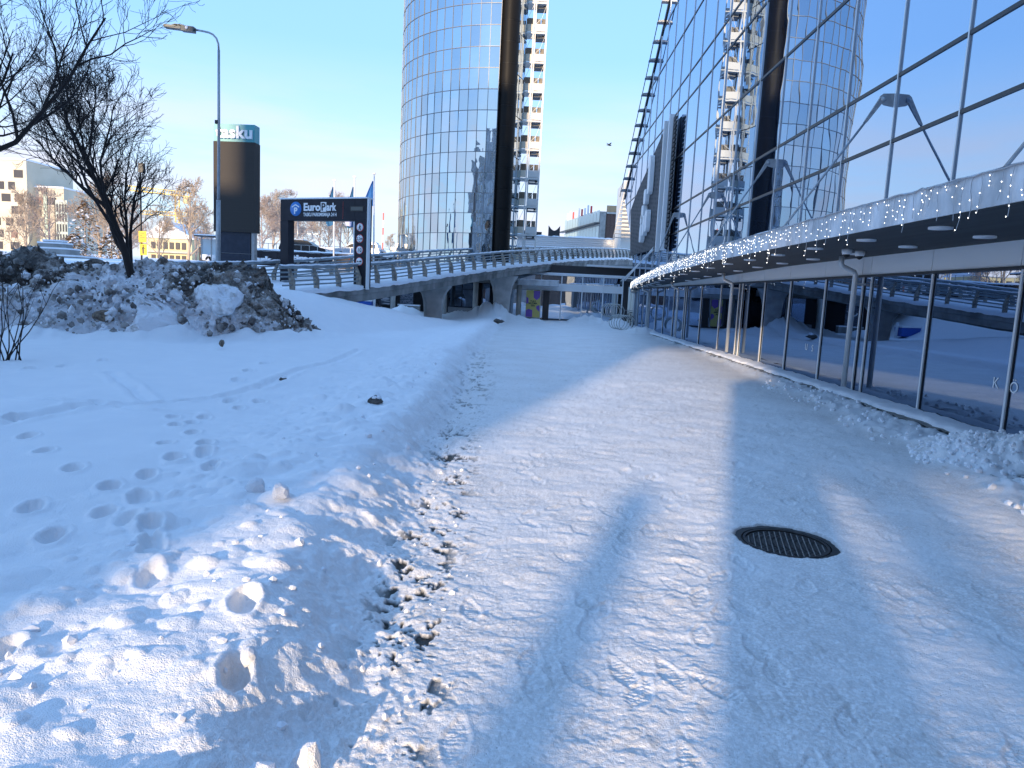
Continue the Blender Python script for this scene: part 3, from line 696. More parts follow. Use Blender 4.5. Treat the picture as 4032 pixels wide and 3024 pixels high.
for k in range(27):
    mb = MB(); pts = [Vector(tpt(i*.5, Z0+DZ*k, TR+.015)) for i in range(2*(NP+5)+1)]
    for a, b in zip(pts[:-1], pts[1:]): mb.bar(a, b, .04, .032)
    tp(mb, 'transom', TRM)
body = [(CX+(TR-.12)*math.cos(A0-DA*i), CY_+(TR-.12)*math.sin(A0-DA*i), 2.6) for i in range(NP+6)]
RB = Vector((-1.08, 51.7, 0)); RF = Vector((NRp.x+.02, NRp.y, 0))
body += [(RB.x-.1, RB.y, 2.6), (RF.x-.1, RF.y, 2.6), (NL.x+.3, NL.y+.5, 2.6)]
tp(MB().prism(body, (0, 0, 35.4)), 'core', M('tower_core', (.04, .045, .05), .7))
# dark nose
nc = (Vector((NL.x, NL.y, 0))+Vector((NRp.x, NRp.y, 0)))*.5 + Vector((.12, .25, 0)); nr = .63
NOSE = M('dark_nose_panels', (.012, .011, .0105), .5, 0., var=(.8, (.010, .0095, .009)), spec=.12)
for k in range(27):
    z0, z1 = Z0-1+DZ*k+.015, Z0-1+DZ*(k+1)-.015; vs = []; fs = []
    na = 13
    for j in range(na):
        a = R(205+j*(365-205)/(na-1)); vs += [(nc.x+nr*math.cos(a), nc.y+nr*math.sin(a), z0), (nc.x+nr*math.cos(a), nc.y+nr*math.sin(a), z1)]
    for j in range(na-1): fs.append((2*j, 2*j+2, 2*j+3, 2*j+1))
    tp(MB().add(vs, fs, True), 'nose_panel', NOSE)
tp(MB().cyl((nc.x, nc.y, 0), (nc.x, nc.y, Z0-1+DZ*27), nr-.03, 20), 'nose_core', BLACKP)
# right flank in glass
n = 4
for j in range(n):
    for k in range(13):
        a = RF.lerp(RB, j/n); b = RF.lerp(RB, (j+.95)/n); z0, z1 = Z0+DZ*2*k+.03, Z0+DZ*2*(k+1)-.03; e = rnd.gauss(0, .012)
        if k < 9: tp(MB().add([(a.x, a.y, z0), (b.x+e, b.y, z0), (b.x+e, b.y, z1), (a.x, a.y, z1)], [(0, 1, 2, 3)]), 'flank_pane', TG)
mb = MB()
for k in range(9, 13): mb.add([(RF.x, RF.y, Z0+DZ*2*k), (RB.x, RB.y, Z0+DZ*2*k), (RB.x, RB.y, Z0+DZ*2*k+2.6), (RF.x, RF.y, Z0+DZ*2*k+2.6)], [(0, 1, 2, 3)])
tp(mb, 'upper_flank', TG)

# shops under the tower
shop = empty('tower_shops', (-6, 48.5, 0), 0, 'dark shop fronts with columns under the tower behind the ramp', 'building')
def sp(mb, name, mat):
    o = mb.build(name, mat, shop); o.matrix_parent_inverse = Matrix.Translation((6, -48.5, 0)); return o
sp(MB().box((-16, 50.5, 0), (-2.2, 51, 2.6)), 'dark_wall', M('shop_dark_wall', (.035, .04, .05), .5))
sp(MB().box((-16, 47.2, 2.35), (-2.0, 51, 2.75)), 'ceiling_slab', CONCD)
for a, b in ((-5.6, -4.7), (-4.65, -3.75), (-3.3, -2.7)):
    sp(MB().box((a, 49.6, .3), (b, 49.63, 2.3)), 'shop_window', SG)
sp(MB().box((-5.4, 47.6, .02), (-3.7, 47.9, .62)), 'timber_planter', M('grey_timber', (.25, .25, .26), .8, var=(2, (.33, .33, .34)), scale=(30, 1, 1)))
for px in (1200+960/2.765, 1200+1520/2.765, 1200+1857/2.765):
    x = at(px/3.9375, 300, 47.0).x
    sp(MB().cyl((x, 47.0, 0), (x, 47.0, 2.4), .17, 16), 'column', CONCL)
p0, p1 = at((1200+1040/2.765)/3.9375, 290, 47.6), at((1200+1182/2.765)/3.9375, 290, 47.6)
GRF = M('graphic_panel', (.04, .05, .07), .5, var=(3.5, (.13, .15, .19), 2, .48, .52), scale=(2, 1, 5))
sp(MB().box((p0.x, 47.6, .62), (p1.x, 47.66, 2.1)), 'graphic_panel', GRF)
cxm = p0.x+.42; pl = [(-.33, .17), (-.27, .03), (-.14, -.03), (.42, .3), (-.1, .06), (-.2, .08), (-.25, .16)]
sp(MB().prism([(cxm+a*1.15, 47.594, 1.33+b*1.25) for a, b in pl], (0, .004, 0)), 'tick_mark', WHITEL)
sp(MB().box((p0.x-.1, 47.3, .02), (p1.x+.5, 47.75, .58)), 'plinth_wall', CONCD)
sp(MB().box((p0.x-.1, 47.28, .58), (p1.x+.5, 47.76, .66)), 'plinth_snow', SNOWC)
q0, q1 = at((1200+830/2.765)/3.9375, 300, 48), at((1200+925/2.765)/3.9375, 300, 48)
sp(MB().box((q0.x, 48, .55), (q1.x, 48.05, 1.6)), 'striped_panel', M('striped_panel', (.05, .06, .08), .5, var=(1.5, (.4, .42, .46), 2, .5, .54), scale=(.5, 1, 8)))

# ------------------------------------------------------------------ stair tower beside the glass tower
st = empty('stair_tower', (1, 51.8, 0), 0, 'cream steel stair and balcony tower standing behind the glass tower', 'building')
def stp(mb, name, mat):
    o = mb.build(name, mat, st); o.matrix_parent_inverse = Matrix.Translation((-1, -51.8, 0)); return o
SY = 51.8; q_ = SY/61.0
SX0, SXM, SX1 = at(514.5, 240, SY).x, at(523.5, 240, SY).x, at(535.5, 240, SY).x
CRM = M('cream_steel', (.74, .72, .67), .5); LOUV = M('louvre_box', (.14, .12, .09), .5, var=(2, (.2, .17, .13)), scale=(12, 1, 12)); WPN = M('warm_panel', (.7, .62, .48), .5)
for x, w in ((SX0, .07), (SXM-.03, .085), (SXM+.10, .07), (SX1, .11)):
    for yy in (SY, SY+1.1): stp(MB().box((x-w/2, yy-w/2, 0), (x+w/2, yy+w/2, 34)), 'post', CRM)
FLZ = at(530, 207, SY).z; FH = 2.31*q_
xa, xb = SXM+.135, SX1-.06; xm = (xa+xb)/2
for k in range(-3, 14):
    z = FLZ+FH*k
    if z < .5: continue
    stp(MB().box((SX0, SY-.04, z-.05), (SX1, SY+1.15, z+.05)), 'floor_beam', CRM)
    stp(MB().box((xa, SY+.3, z-.25), (xb, SY+1.1, z-.2)).box((xa, SY+.32, z-.18), (xa+.07, SY+.4, z-.05)).box((xb-.2, SY+.32, z-.18), (xb-.05, SY+.4, z-.05)), 'grating', DARKM)
    stp(MB().box((xa, SY-.03, z+.11), (xb, SY+.03, z+.58)), 'parapet_panel', CRM)
    stp(MB().box((SX0+.04, SY-.03, z+.09), (SXM-.08, SY+.03, z+.56)), 'parapet_panel', WPN)
    stp(MB().box((xa+.02, SY+.25, z+.585), (xm-.03, SY+.5, z+1.02)), 'louvre_box', LOUV)
    stp(MB().box((xm+.03, SY+.25, z+.585), (xb-.02, SY+.5, z+1.02)), 'louvre_box', LOUV)
    stp(MB().box((SX0+.05, SY+.25, z+.6), (SXM-.08, SY+.5, z+1.06)), 'louvre_box', LOUV)
    stp(MB().bar((xa, SY, z+.58), (xm, SY, z+.93), .025, .025).bar((xb, SY, z+1.8), (xm, SY, z+.85), .02, .02).bar((SX0+.04, SY, z+.6), (SXM-.07, SY, z+1.8), .03, .025), 'brace', CRM)
    stp(MB().box((xa, SY+1.06, z+.09), (xb, SY+1.1, z+.6)), 'rear_panel', CRM)

# ------------------------------------------------------------------ ribbed white hall, horn, cinema block, white block
HLY = 84.0; hq = HLY/58.0
hall = empty('ribbed_hall', (4, HLY, 0), 0, 'low white ribbed hall roofed with snow behind the ramp', 'building')
def hp(mb, name, mat):
    o = mb.build(name, mat, hall); o.matrix_parent_inverse = Matrix.Translation((-4, -HLY, 0)); return o
HW = M('ribbed_cladding', (.66, .67, .68), .55)
hx0, hx1 = at(503, 245, HLY).x, at(631, 245, HLY).x; hz = at(560, 236.5, HLY).z; hz0 = at(560, 256, HLY).z
hp(MB().box((hx0, HLY, 0), (hx1+.2, HLY+10, hz)), 'wall', HW)
z = hz0
while z < hz-.3: hp(MB().prism([(hx0, HLY, z), (hx0, HLY-.08, z+.04), (hx0, HLY-.08, z+.13), (hx0, HLY, z+.17)], (hx1-.7-hx0, 0, 0)), 'rib', HW); z += .23
hp(MB().box((hx1-.6, HLY-.15, hz0-.5), (hx1+.2, HLY-.01, hz-.06)), 'end_panel', CONCL)
hp(MB().box((hx0+.4, HLY-.2, hz-.5), (hx0+1.1, HLY-.03, hz-.22)).box((hx0+1.4, HLY-.2, hz-.5), (hx0+3.4, HLY-.03, hz-.22)), 'vent', GALV)
yy = np.linspace(HLY-.2, HLY+10, 20); xx = np.linspace(hx0-.05, hx1+.25, 120); HX, HYm = np.meshgrid(xx, yy)
HZ = hz+.1+.09*fbm(HX*1.1, HYm*1.1, 3, 9); HZ[0] = hz-.07
o = grid_object('roof_snow', SNOWC, HX, HYm, HZ); o.parent = hall; o.matrix_parent_inverse = Matrix.Translation((-4, -HLY, 0))
VY = HLY+4
a = at(548.3, 233, VY); b = at(559.8, 233, VY); zt = at(548.3, 225.3, VY).z
pl = [(a.x, VY, a.z-1), (b.x, VY, a.z-1), (b.x, VY, zt)] + [(a.x+(b.x-a.x)*(1-k/8), VY, zt-.6*math.sin(math.pi*k/8)) for k in range(1, 8)] + [(a.x, VY, zt)]
tag(MB().prism(pl, (0, .9, 0)).build('roof_vent', BLACKP), 'black horn shaped rooftop vent with a concave top edge', 'vent')
a = at(517, 234, HLY+1)
tag(MB().box((a.x, HLY+1, hz), (a.x+1.9, HLY+2, hz+.6)).box((a.x+2.2, HLY+1, hz), (a.x+2.9, HLY+1.6, hz+.5)).build('roof_unit', DARKM), 'flat dark roof unit on the snowy hall roof beside the stair tower', 'roof unit')

cin = empty('corner_block', (10, 110, 0), 0, 'distant block with glazed curved side, brown panels and roof letters', 'building')
def cp(mb, name, mat):
    o = mb.build(name, mat, cin); o.matrix_parent_inverse = Matrix.Translation((-10, -110, 0)); return o
CG = M('pale_green_glass', (.42, .55, .54), .15, 0, spec=.8)
c0, c1 = (5.6, 128), (10.0, 110)
nn = 12
for j in range(nn):
    for (za, zb) in ((2, 7.2), (7.3, 9.9), (10.0, 12.6), (13.15, 14.9)):
        a = Vector((*c0, 0)).lerp(Vector((*c1, 0)), (j+.04)/nn); b = Vector((*c0, 0)).lerp(Vector((*c1, 0)), (j+.96)/nn)
        cp(MB().add([(a.x, a.y, za), (b.x, b.y, za), (b.x, b.y, zb), (a.x, a.y, zb)], [(0, 1, 2, 3)]), 'glass_panel', CG)
cp(MB().prism([(5.75, 128, 0), (10.05, 110.1, 0), (14.6, 110.1, 0), (16, 128, 0)], (0, 0, 14.7)), 'body', CONCL)
cp(MB().bar((5.0, 129, 12.9), (9.6, 109.6, 12.9), .9, .16), 'sun_shade', DARKM)
cp(MB().box((10.05, 109.6, 0), (10.9, 110.05, 14.5)), 'corner_pier', CONC)
BR = M('brown_panels', (.10, .055, .045), .5)
for j in range(4):
    for k in range(7):
        cp(MB().box((11.0+j*.62, 109.9, 1+k*1.93), (11.6+j*.62, 110.05, 2.88+k*1.93)), 'brown_panel', BR)
cp(MB().box((11.0, 109.6, 14.35), (16, 110.08, 14.6)), 'cornice', CONCL)
SUNPN = M('sun_toned_panels', (.45, .3, .17), .6)  # ochre puts the low sun's orange into the top panels
for j in range(6): cp(MB().box((11.0+j*.62, 109.85, 14.62), (11.6+j*.62, 110.1, 15.6)), 'sun_toned_panel', SUNPN)
RED = M('red_letters', (.6, .06, .05), .5)
for j in range(9):
    a = Vector((*c0, 0)).lerp(Vector((*c1, 0)), .1+.085*j)
    zt = 15.9 + (.3 if j % 3 == 1 else 0)
    cp(MB().bar((a.x-.05, a.y, 14.8), (a.x-.05, a.y, zt), .28, .3, (0, 1, 0)), 'roof_letter', WHITEL if j % 3 != 2 else RED)
wb = empty('white_block', (11, 78, 0), 0, 'sunlit white block with a ladder of sun louvres beyond the screen', 'building')
p = at(617, 240, 78); p2 = at(634, 240, 78)
o = MB().box((p.x+.4, 78, 0), (p2.x+3, 84, 14.2)).build('wall', M('sunlit_render', (.75, .72, .66), .7), wb); o.matrix_parent_inverse = Matrix.Translation((-11, -78, 0))
for k in range(17):
    z = 8.2+k*.42; o = MB().bar((p.x-.5+k*.075, 77.6, z), (p.x+1.5+k*.075, 77.6, z), .25, .08).build('louvre', GALV, wb); o.matrix_parent_inverse = Matrix.Translation((-11, -78, 0))
o = MB().bar((p.x-.5, 77.5, 8.0), (p.x+.75, 77.5, 15.2), .1, .1).build('outer_rail', GALV, wb); o.matrix_parent_inverse = Matrix.Translation((-11, -78, 0))

# ------------------------------------------------------------------ ramp bridge
rb = empty('ramp_bridge', (RA.x, RA.y, 0), 0, 'curving concrete ramp bridge with tubular rails rising to the upper level', 'bridge')
def rp(mb, name, mat, smooth=None):
    o = mb.build(name, mat, rb, smooth); o.matrix_parent_inverse = Matrix.Translation((-RA.x, -RA.y, 0)); return o
ts = list(np.linspace(-7, 52, 60)); vs = []; fs = []
prof = [(0, 0), (0, -.26), (-.05, -.30), (-.05, -.56), (-.9, -.72), (-RW+.9, -.72), (-RW+.05, -.56), (-RW, 0)]
for t in ts: vs += [ramp(t, w, dz) for w, dz in prof]
n = len(prof)
for i in range(len(ts)-1):
    for k in range(n): fs.append((i*n+k, i*n+(k+1) % n, (i+1)*n+(k+1) % n, (i+1)*n+k))
rp(MB().add(vs, fs), 'deck', CONCD)
tt = np.linspace(-9, 52, 420); ww = np.concatenate([[.03, .03], np.linspace(0, -.9, 9), np.linspace(-1.1, -RW+.3, 8), [-RW-.02, -RW-.02]])
DX = np.zeros((len(tt), len(ww))); DY = DX.copy(); DZm = DX.copy()
for i, t in enumerate(tt):
    for k, w in enumerate(ww):
        p = ramp(t, w); DX[i, k], DY[i, k] = p.x, p.y
        DZm[i, k] = p.z + (.10 if -.8 < w < 0 or w < -RW+.7 else .05)
DZm += .025*fbm(DX*2, DY*2, 4, 7)
for k in (0, -1): DZm[:, k] -= .13
DZm[:, 0] += .03*fbm(DX[:, 0]*2.5, DY[:, 0]*2.5, 3, 17)
o = grid_object('deck_snow', SNOWC, DX, DY, DZm); o.parent = rb; o.matrix_parent_inverse = Matrix.Translation((-RA.x, -RA.y, 0))
RAILM = M('painted_rail', (.2, .24, .26), .45, .2, var=(4, (.3, .33, .34)))
POSTM = M('weathered_post', (.36, .33, .28), .6, .1, var=(5, (.16, .15, .14)))
for (w0, lean, tstart) in ((-.12, -.20, -4.6), (-RW+.15, .16, -5.6)):
    def rl(dz, off, rad, a, b, name):
        pts = [ramp(t, w0+off, dz) for t in np.linspace(a, b, 40)]
        rp(MB().tube(pts, rad, 10), name, RAILM)
    segs = [(tstart, 3.2), (3.25, 17), (17.05, 33), (33.05, 49)]
    for a, b in segs:
        rl(.88, lean, .062, a, b, 'top_rail'); rl(.70, lean*.8, .03, a, b, 'mid_rail'); rl(.55, lean*.65, .03, a, b, 'mid_rail'); rl(.40, lean*.48, .03, a, b, 'mid_rail'); rl(.25, lean*.3, .03, a, b, 'mid_rail')
        # snow lying on the top rail
        pts = [ramp(t, w0+lean, .945+.008*math.sin(t*9)) for t in np.linspace(a, b, 90)]
        mb = MB(); vs = []; fs = []
        for i, p_ in enumerate(pts):
            hh = .022+.018*abs(math.sin(i*1.7))*abs(math.cos(i*.37)); rn3 = Vector((RN.x, RN.y, 0))
            vs += [p_-rn3*.055-Vector((0, 0, .02)), p_-rn3*.03+Vector((0, 0, hh)), p_+rn3*.03+Vector((0, 0, hh)), p_+rn3*.055-Vector((0, 0, .02))]
        for i in range(len(pts)-1):
            for k in range(3): fs.append((4*i+k, 4*i+4+k, 4*i+5+k, 4*i+1+k))
        rp(mb.add(vs, fs, True), 'rail_snow', SNOWC)
    t = tstart+.5
    while t < 49:
        c = [ramp(t, w0+.05, -.05), ramp(t, w0-.13, -.05), ramp(t, w0-.17, .35), ramp(t, w0+lean-.03, .84), ramp(t, w0+lean+.05, .84), ramp(t, w0+.06, .40)]
        e3 = Vector((RE.x, RE.y, 0))
        rp(MB().prism([q-e3*.035 for q in c], e3*.07), 'rail_post', POSTM); t += 1.36
for (Y, X, zt) in ((37.2, -5.0, None), (44.6, -1.72, None)):
    t = (Y-RA.y)*RE.y + (X-RA.x)*RE.x; top = rz(t)-.6
    w2 = [(0, .44), (.15, .44), (.42, .46), (.6, .5), (.75, .58), (.87, .72), (.95, .86), (1., .92)]
    mb = MB(); vs = []; fs = []; dirv = Vector((.97, .24, 0)); dep = Vector((-.24, .97, 0))
    for f, hw in w2:
        zz = -.1 + (top+.1)*f; c = Vector((X, Y, zz)); dd = .32
        for sx, sy in ((-1, -1), (-.82, -1.25), (.82, -1.25), (1, -1), (1, 1), (.82, 1.25), (-.82, 1.25), (-1, 1)): vs.append(c+dirv*hw*sx+dep*dd*sy)
    for i in range(len(w2)-1):
        for k in range(8): fs.append((8*i+k, 8*i+(k+1) % 8, 8*i+8+(k+1) % 8, 8*i+8+k))
    rp(mb.add(vs, fs, False), 'pier', M('pier_concrete', (.48, .48, .47), .85, var=(2.2, (.34, .34, .335), 8), bump=(12, .4, .02)) if Y < 40 else bpy.data.materials['pier_concrete'])

# ------------------------------------------------------------------ parking gantry
LF, RT = at(280.5, 212, 30.7), at(366.5, 212, 29.0)
gw = math.hypot(RT.x-LF.x, RT.y-LF.y); ga = math.atan2(RT.y-LF.y, RT.x-LF.x)
gan = empty('parking_gantry', (LF.x, LF.y, 0), ga, 'dark parking entrance gantry with white lettering straddling the ramp', 'sign')
GT = at(366.5, 198.5, 29).z; GBm = at(355, 220.4, 29.1).z; GB0 = at(366, 288.3, 29).z
CHAR = M('charcoal_panel', (.018, .019, .027), .5, 0., var=(3, (.024, .025, .034)), spec=.2)
def gx(px): return gw*(px-280.5)/(366.5-280.5)
lw = gx(355.5)
mb = MB().box((0, 0, GBm), (gw*.19, .38, GT)); mb.build('beam', CHAR, gan)
MB().box((gw*.19+.006, 0, GBm), (lw-.006, .38, GT)).build('beam', CHAR, gan)
MB().box((lw, 0, GBm), (gw, .38, GT)).build('beam', CHAR, gan)
MB().box((0, .0, 1.55), (.42, .38, GBm-.006)).build('leg', CHAR, gan)
MB().box((lw, 0, GB0), (gw, .38, GBm-.006)).build('leg', CHAR, gan)
MB().box((gw+.004, .03, GB0-.05), (gw+.07, .2, GT+.03)).build('edge_strip', WHITEM, gan)
MB().box((-.03, -.03, GT+.004), (gw+.03, .41, GT+.06)).build('cap_snow', SNOWC, gan)
zz = lambda py, px: at(px, py, 30.7-(1.7*(px-280.5)/86)).z
BLUE = M('sign_blue', (.05, .22, .6), .4)
cxp = gx(296.6); czp = zz(208.9, 296.6)
MB().cyl((cxp, -.012, czp), (cxp, .02, czp), .295, 32).build('blue_disc', BLUE, gan)
text('P', .36, .004, WHITEL, 'disc_letter', gan, (cxp, -.02, czp-.2), (R(90), 0, 0), 'CENTER', .012)
MB().bar((cxp-.19, -.02, czp+.07), (cxp+.0, -.02, czp+.17), .02, .045).bar((cxp, -.02, czp+.17), (cxp+.19, -.02, czp+.07), .02, .045).build('disc_roof', WHITEL, gan)
x0 = gx(304.5); z0 = zz(210.6, 312)
t1 = text('Euro', .43, .006, WHITEL, 'lettering', gan, (x0, -.008, z0), (R(90), 0, 0), 'LEFT', .016)
x1 = gx(322.3); MB().box((x1-.015, -.008, z0-.05), (x1+.27, .01, z0+.34)).build('letter_box', WHITEL, gan)
text('P', .43, .004, CHAR, 'lettering', gan, (x1+.01, -.014, z0), (R(90), 0, 0), 'LEFT', .008)
t2 = text('ark', .43, .006, WHITEL, 'lettering', gan, (x1+.29, -.008, z0), (R(90), 0, 0), 'LEFT', .016)
for tx, tw in ((t1, x1-.03-x0), (t2, gx(337.8)-x1-.3)):
    d = max(tx.dimensions.x, .01); tx.scale = (tw/max(v.co.x for v in tx.data.vertices), 1, 1)
t3 = text('TASKU PARKIMISMAJA 24 H', .2, .003, WHITEL, 'lettering', gan, (x0, -.006, z0-.23), (R(90), 0, 0), 'LEFT', .004)
t3.scale = ((gx(337.8)-x0)/max(v.co.x for v in t3.data.vertices), 1, 1)
mb = MB(); xd = gx(344); zt = zz(202, 344)
for k in range(13): mb.cbox((xd, -.004, zt-.055*k), (.022, .01, .022))
mb.build('red_dots', RED, gan)
MB().box((gx(351.2), -.02, zz(211.3, 358)), (gx(363.8), .01, zz(206.2, 358))).build('display', BLACKP, gan)
MB().box((gx(352), -.024, zz(210.4, 358)), (gx(363), -.019, zz(207.0, 358))).build('display_glass', M('display_grey', (.06, .075, .08), .3), gan)
xs_ = gx(360.8); SR = M('sign_red', (.62, .05, .04), .4)
for i, (py, kind) in enumerate(((227.3, 'man'), (238.7, '2,2m'), (250.1, '10'), (261.6, 'cars'))):
    zc = zz(py, 360.8); sg = MB().cyl((xs_, -.014, zc), (xs_, .01, zc), .172, 28).build('round_sign', SR, gan)
    f = MB().cyl((xs_, -.018, zc), (xs_, -.013, zc), .15, 28).build('sign_face', WHITEL, sg)
    if kind == 'man':
        MB().cyl((xs_, -.024, zc+.095), (xs_, -.018, zc+.095), .022, 12).bar((xs_, -.021, zc+.07), (xs_-.005, -.021, zc-.015), .006, .05).bar((xs_, -.021, zc-.01), (xs_+.05, -.021, zc-.12), .006, .028).bar((xs_-.005, -.021, zc-.01), (xs_-.055, -.021, zc-.12), .006, .028).bar((xs_, -.021, zc+.05), (xs_+.06, -.021, zc+.0), .006, .02).bar((xs_, -.021, zc+.05), (xs_-.06, -.021, zc-.01), .006, .02).build('figure', BLACKP, sg)
    elif kind == 'cars':
        MB().cbox((xs_-.075, -.021, zc), (.09, .006, .03)).cbox((xs_-.07, -.021, zc+.022), (.05, .006, .02)).cbox((xs_+.06, -.021, zc+.005), (.1, .006, .055)).cbox((xs_-.0, -.021, zc-.012), (.02, .006, .02)).build('figure', BLACKP, sg)
    else:
        text(kind, .15 if kind != '10' else .21, .002, BLACKP, 'figure', sg, (xs_, -.02, zc-(.05 if kind != '10' else .07)), (R(90), 0, 0), 'CENTER', .002)
        if kind == '2,2m':
            MB().prism([(xs_-.03, -.02, zc+.14), (xs_+.03, -.02, zc+.14), (xs_, -.02, zc+.10)], (0, .002, 0)).prism([(xs_-.03, -.02, zc-.14), (xs_, -.02, zc-.10), (xs_+.03, -.02, zc-.14)], (0, .002, 0)).build('figure', BLACKP, sg)
MB().tube([(lw+.1, .2, GB0+.02), (lw+.05, .15, GB0-.22), (lw-.2, .2, GB0-.3)], .025, 6).build('cable', CONCL, gan)

# ------------------------------------------------------------------ pylon sign
pl0 = at(214.2, 300, 33)
pyl = empty('pylon_sign', (pl0.x, 33, 0), R(-2), 'tall dark pylon sign with a teal top band and white lettering', 'sign')
pw = at(256, 200, 33).x - at(214.3, 200, 33).x
zA, zB, zC, zD = at(235, 275, 33).z, at(235, 232, 33).z, at(235, 142, 33).z, at(235, 124.3, 33).z
TEAL = M('teal_band', (.09, .36, .39), .4)
MB().box((.02, 0, zC+.006), (pw-.02, .55, zD)).build('top_band', TEAL, pyl)
SCRN = M('screen_slats', (.050, .045, .041), .6, var=(1.0, (.06, .054, .05)), scale=(.1, .1, 40), spec=.15)
MB().box((0, -.02, zB), (pw, .57, zC)).build('screen', SCRN, pyl)
MB().box((.22, .1, zA-1.5), (pw-.25, .45, (zA+zB)/2-.02)).build('base_panel', NAVY, pyl)
MB().box((.22, .1, (zA+zB)/2+.02), (pw-.25, .45, zB-.006)).build('base_panel', NAVY, pyl)
MB().box((.03, .1, zA-1.5), (.13, .4, zB-.006)).build('post', GALV, pyl)
MB().box((pw-.2, .1, zA-1.5), (pw-.06, .4, zB-.006)).build('post', GALV, pyl)
tx = text('tasku', .74, .05, WHITEL, 'lettering', pyl, (.16, -.05, zC+.16), (R(90), 0, 0), 'LEFT', .022)
tx.scale = ((pw-.26)/max(v.co.x for v in tx.data.vertices), 1, 1)

# ------------------------------------------------------------------ street lamps, flags, poles
LB = at(218.2, 290, 30); 
lamp = empty('street_lamp', (LB.x, LB.y, 1.6), 0, 'tall grey street lamp with a curved arm reaching left', 'street lamp')
def lamp_pt(px, py): p = at(px, py, 30.0); return Vector((p.x-LB.x, p.y-LB.y, p.z-1.6))
pts = [Vector((0, 0, 0)), lamp_pt(218.5, 200), lamp_pt(218.8, 130)]
MB().tube([pts[0], pts[1]], [.10, .085], 12).tube([pts[1], pts[2], lamp_pt(218.8, 50)], [.062, .058, .05], 12).build('pole', GALV, lamp)
MB().tube([lamp_pt(218.8, 52), lamp_pt(218.4, 44), lamp_pt(216.5, 38.5), lamp_pt(213, 34.6), lamp_pt(209, 32.6), lamp_pt(203, 31.2), lamp_pt(194, 29.6)], .04, 10).build('arm', GALV, lamp)
a, b = lamp_pt(194.8, 30.2), lamp_pt(165.2, 26.4); d = (b-a)
LH = M('lamp_head_grey', (.07, .085, .09), .45)
MB().bar(a, a+d*.42, .26, .2).bar(a+d*.42, b, .3, .11).build('lamp_head', LH, lamp)
mb = MB()
for k in range(6): mb.bar(a+d*(.46+.055*k)+Vector((0, 0, .05)), a+d*(.48+.055*k)+Vector((0, 0, .12)), .25, .02, (0, 1, 0))
mb.build('cooling_fins', LH, lamp)
q = a+d*.22+Vector((0, -.14, .02)); MB().cyl(q, q+Vector((0, -.03, 0)), .06, 14).build('photocell', WHITEM, lamp)
q = lamp_pt(216.8, 122); MB().cbox(q, (.12, .12, .14)).bar(q, lamp_pt(218.6, 126), .03, .03).build('pole_camera', DARKM, lamp)
q = lamp_pt(218.4, 190); MB().bar(q, lamp_pt(215.5, 187), .03, .04).build('bracket', DARKM, lamp)

FLB = M('flag_blue', (.03, .16, .45), .75, var=(2, (.05, .22, .55))); FLW = M('flag_lilac', (.5, .52, .72), .75)
FLDK = M('flag_teal', (.03, .14, .3), .75)
for (px, ptop, fm, lb, fx, f0, f1, tail) in ((334.3, 180.5, FLDK, 'flagpole with a dark teal flag, leftmost of the three behind the gantry', (332.5, 325), 187, 205, (326, 225)),
                                        (354.5, 177.2, FLDK, 'flagpole with a navy and lilac flag, between the other two flagpoles', (353, 343), 187, 205, (346, 227)),
                                        (374.2, 174, FLB, 'flagpole with a bright blue flag, rightmost of the three, beside the gantry', (371.5, 365), 181, 206, None)):
    B = at(px-.7, 280, 45); T = at(px, ptop, 45)
    fo = empty('flagpole', (B.x, 45, B.z), 0, lb, 'flagpole', 'flagpoles behind the gantry')
    L = T-B
    MB().tube([(0, 0, 0), L*.5, L], [.06, .05, .035], 10).build('pole', WHITEM, fo)
    MB().cbox(L+Vector((0, 0, .02)), (.16, .1, .06)).build('pole_cap', GALV, fo)
    # hanging cloth in folds
    zt_, zb_ = at(px, f0, 45).z-B.z, at(px, f1, 45).z-B.z
    if tail: zb_ = at(px, tail[1], 45).z-B.z
    nr_, ncf = 16, 10; FX = np.zeros((nr_, ncf)); FY = FX.copy(); FZ = FX.copy()
    for i in range(nr_):
        v = i/(nr_-1); wmax = .08 + (.62 if fm is FLB else .55)*(v if fm is FLB else min(1, v*1.1))*(1 if v < .75 or fm is FLB else 1-(v-.75)*2.2)
        for k in range(ncf):
            u = k/(ncf-1); FX[i, k] = L.x*(1-v*.2)-.04-u*wmax; FY[i, k] = .10*math.sin(u*9+v*3)*u**.5; FZ[i, k] = zt_+(zb_-zt_)*v - .12*u*v
    o = grid_object('flag', fm, FX, FY, FZ); o.parent = fo
    if fm is FLDK and px > 345:
        MB().prism([(-.12, -.14, zb_+.65), (-.62, -.16, zb_+.55), (-.55, -.15, zb_+.05), (-.2, -.14, zb_)], (0, .02, 0)).build('flag_panel', FLW, fo)

def small_lamp(px, ptop, pbase, Y, lb, two=True):
    B = at(px, pbase, Y); T = at(px, ptop, Y); h = T.z-B.z
    o = empty('car_park_lamp', (B.x, Y, B.z), 0, lb, 'street lamp', 'lamps on the parking deck')
    MB().cyl((0, 0, 0), (0, 0, h), .07, 8).build('pole', GALV, o)
    MB().bar((-.75, 0, h+.12), (-.1, 0, h), .25, .09).bar((.1, 0, h), (.75, 0, h+.12), .25, .09).build('lamp_head', GALV, o)
small_lamp(297.5, 219.5, 248, 68, 'double headed lamp on the parking deck, seen through the gantry opening')
small_lamp(312.5, 234.5, 248, 95, 'small distant double headed lamp left of the flagpoles in the gantry')

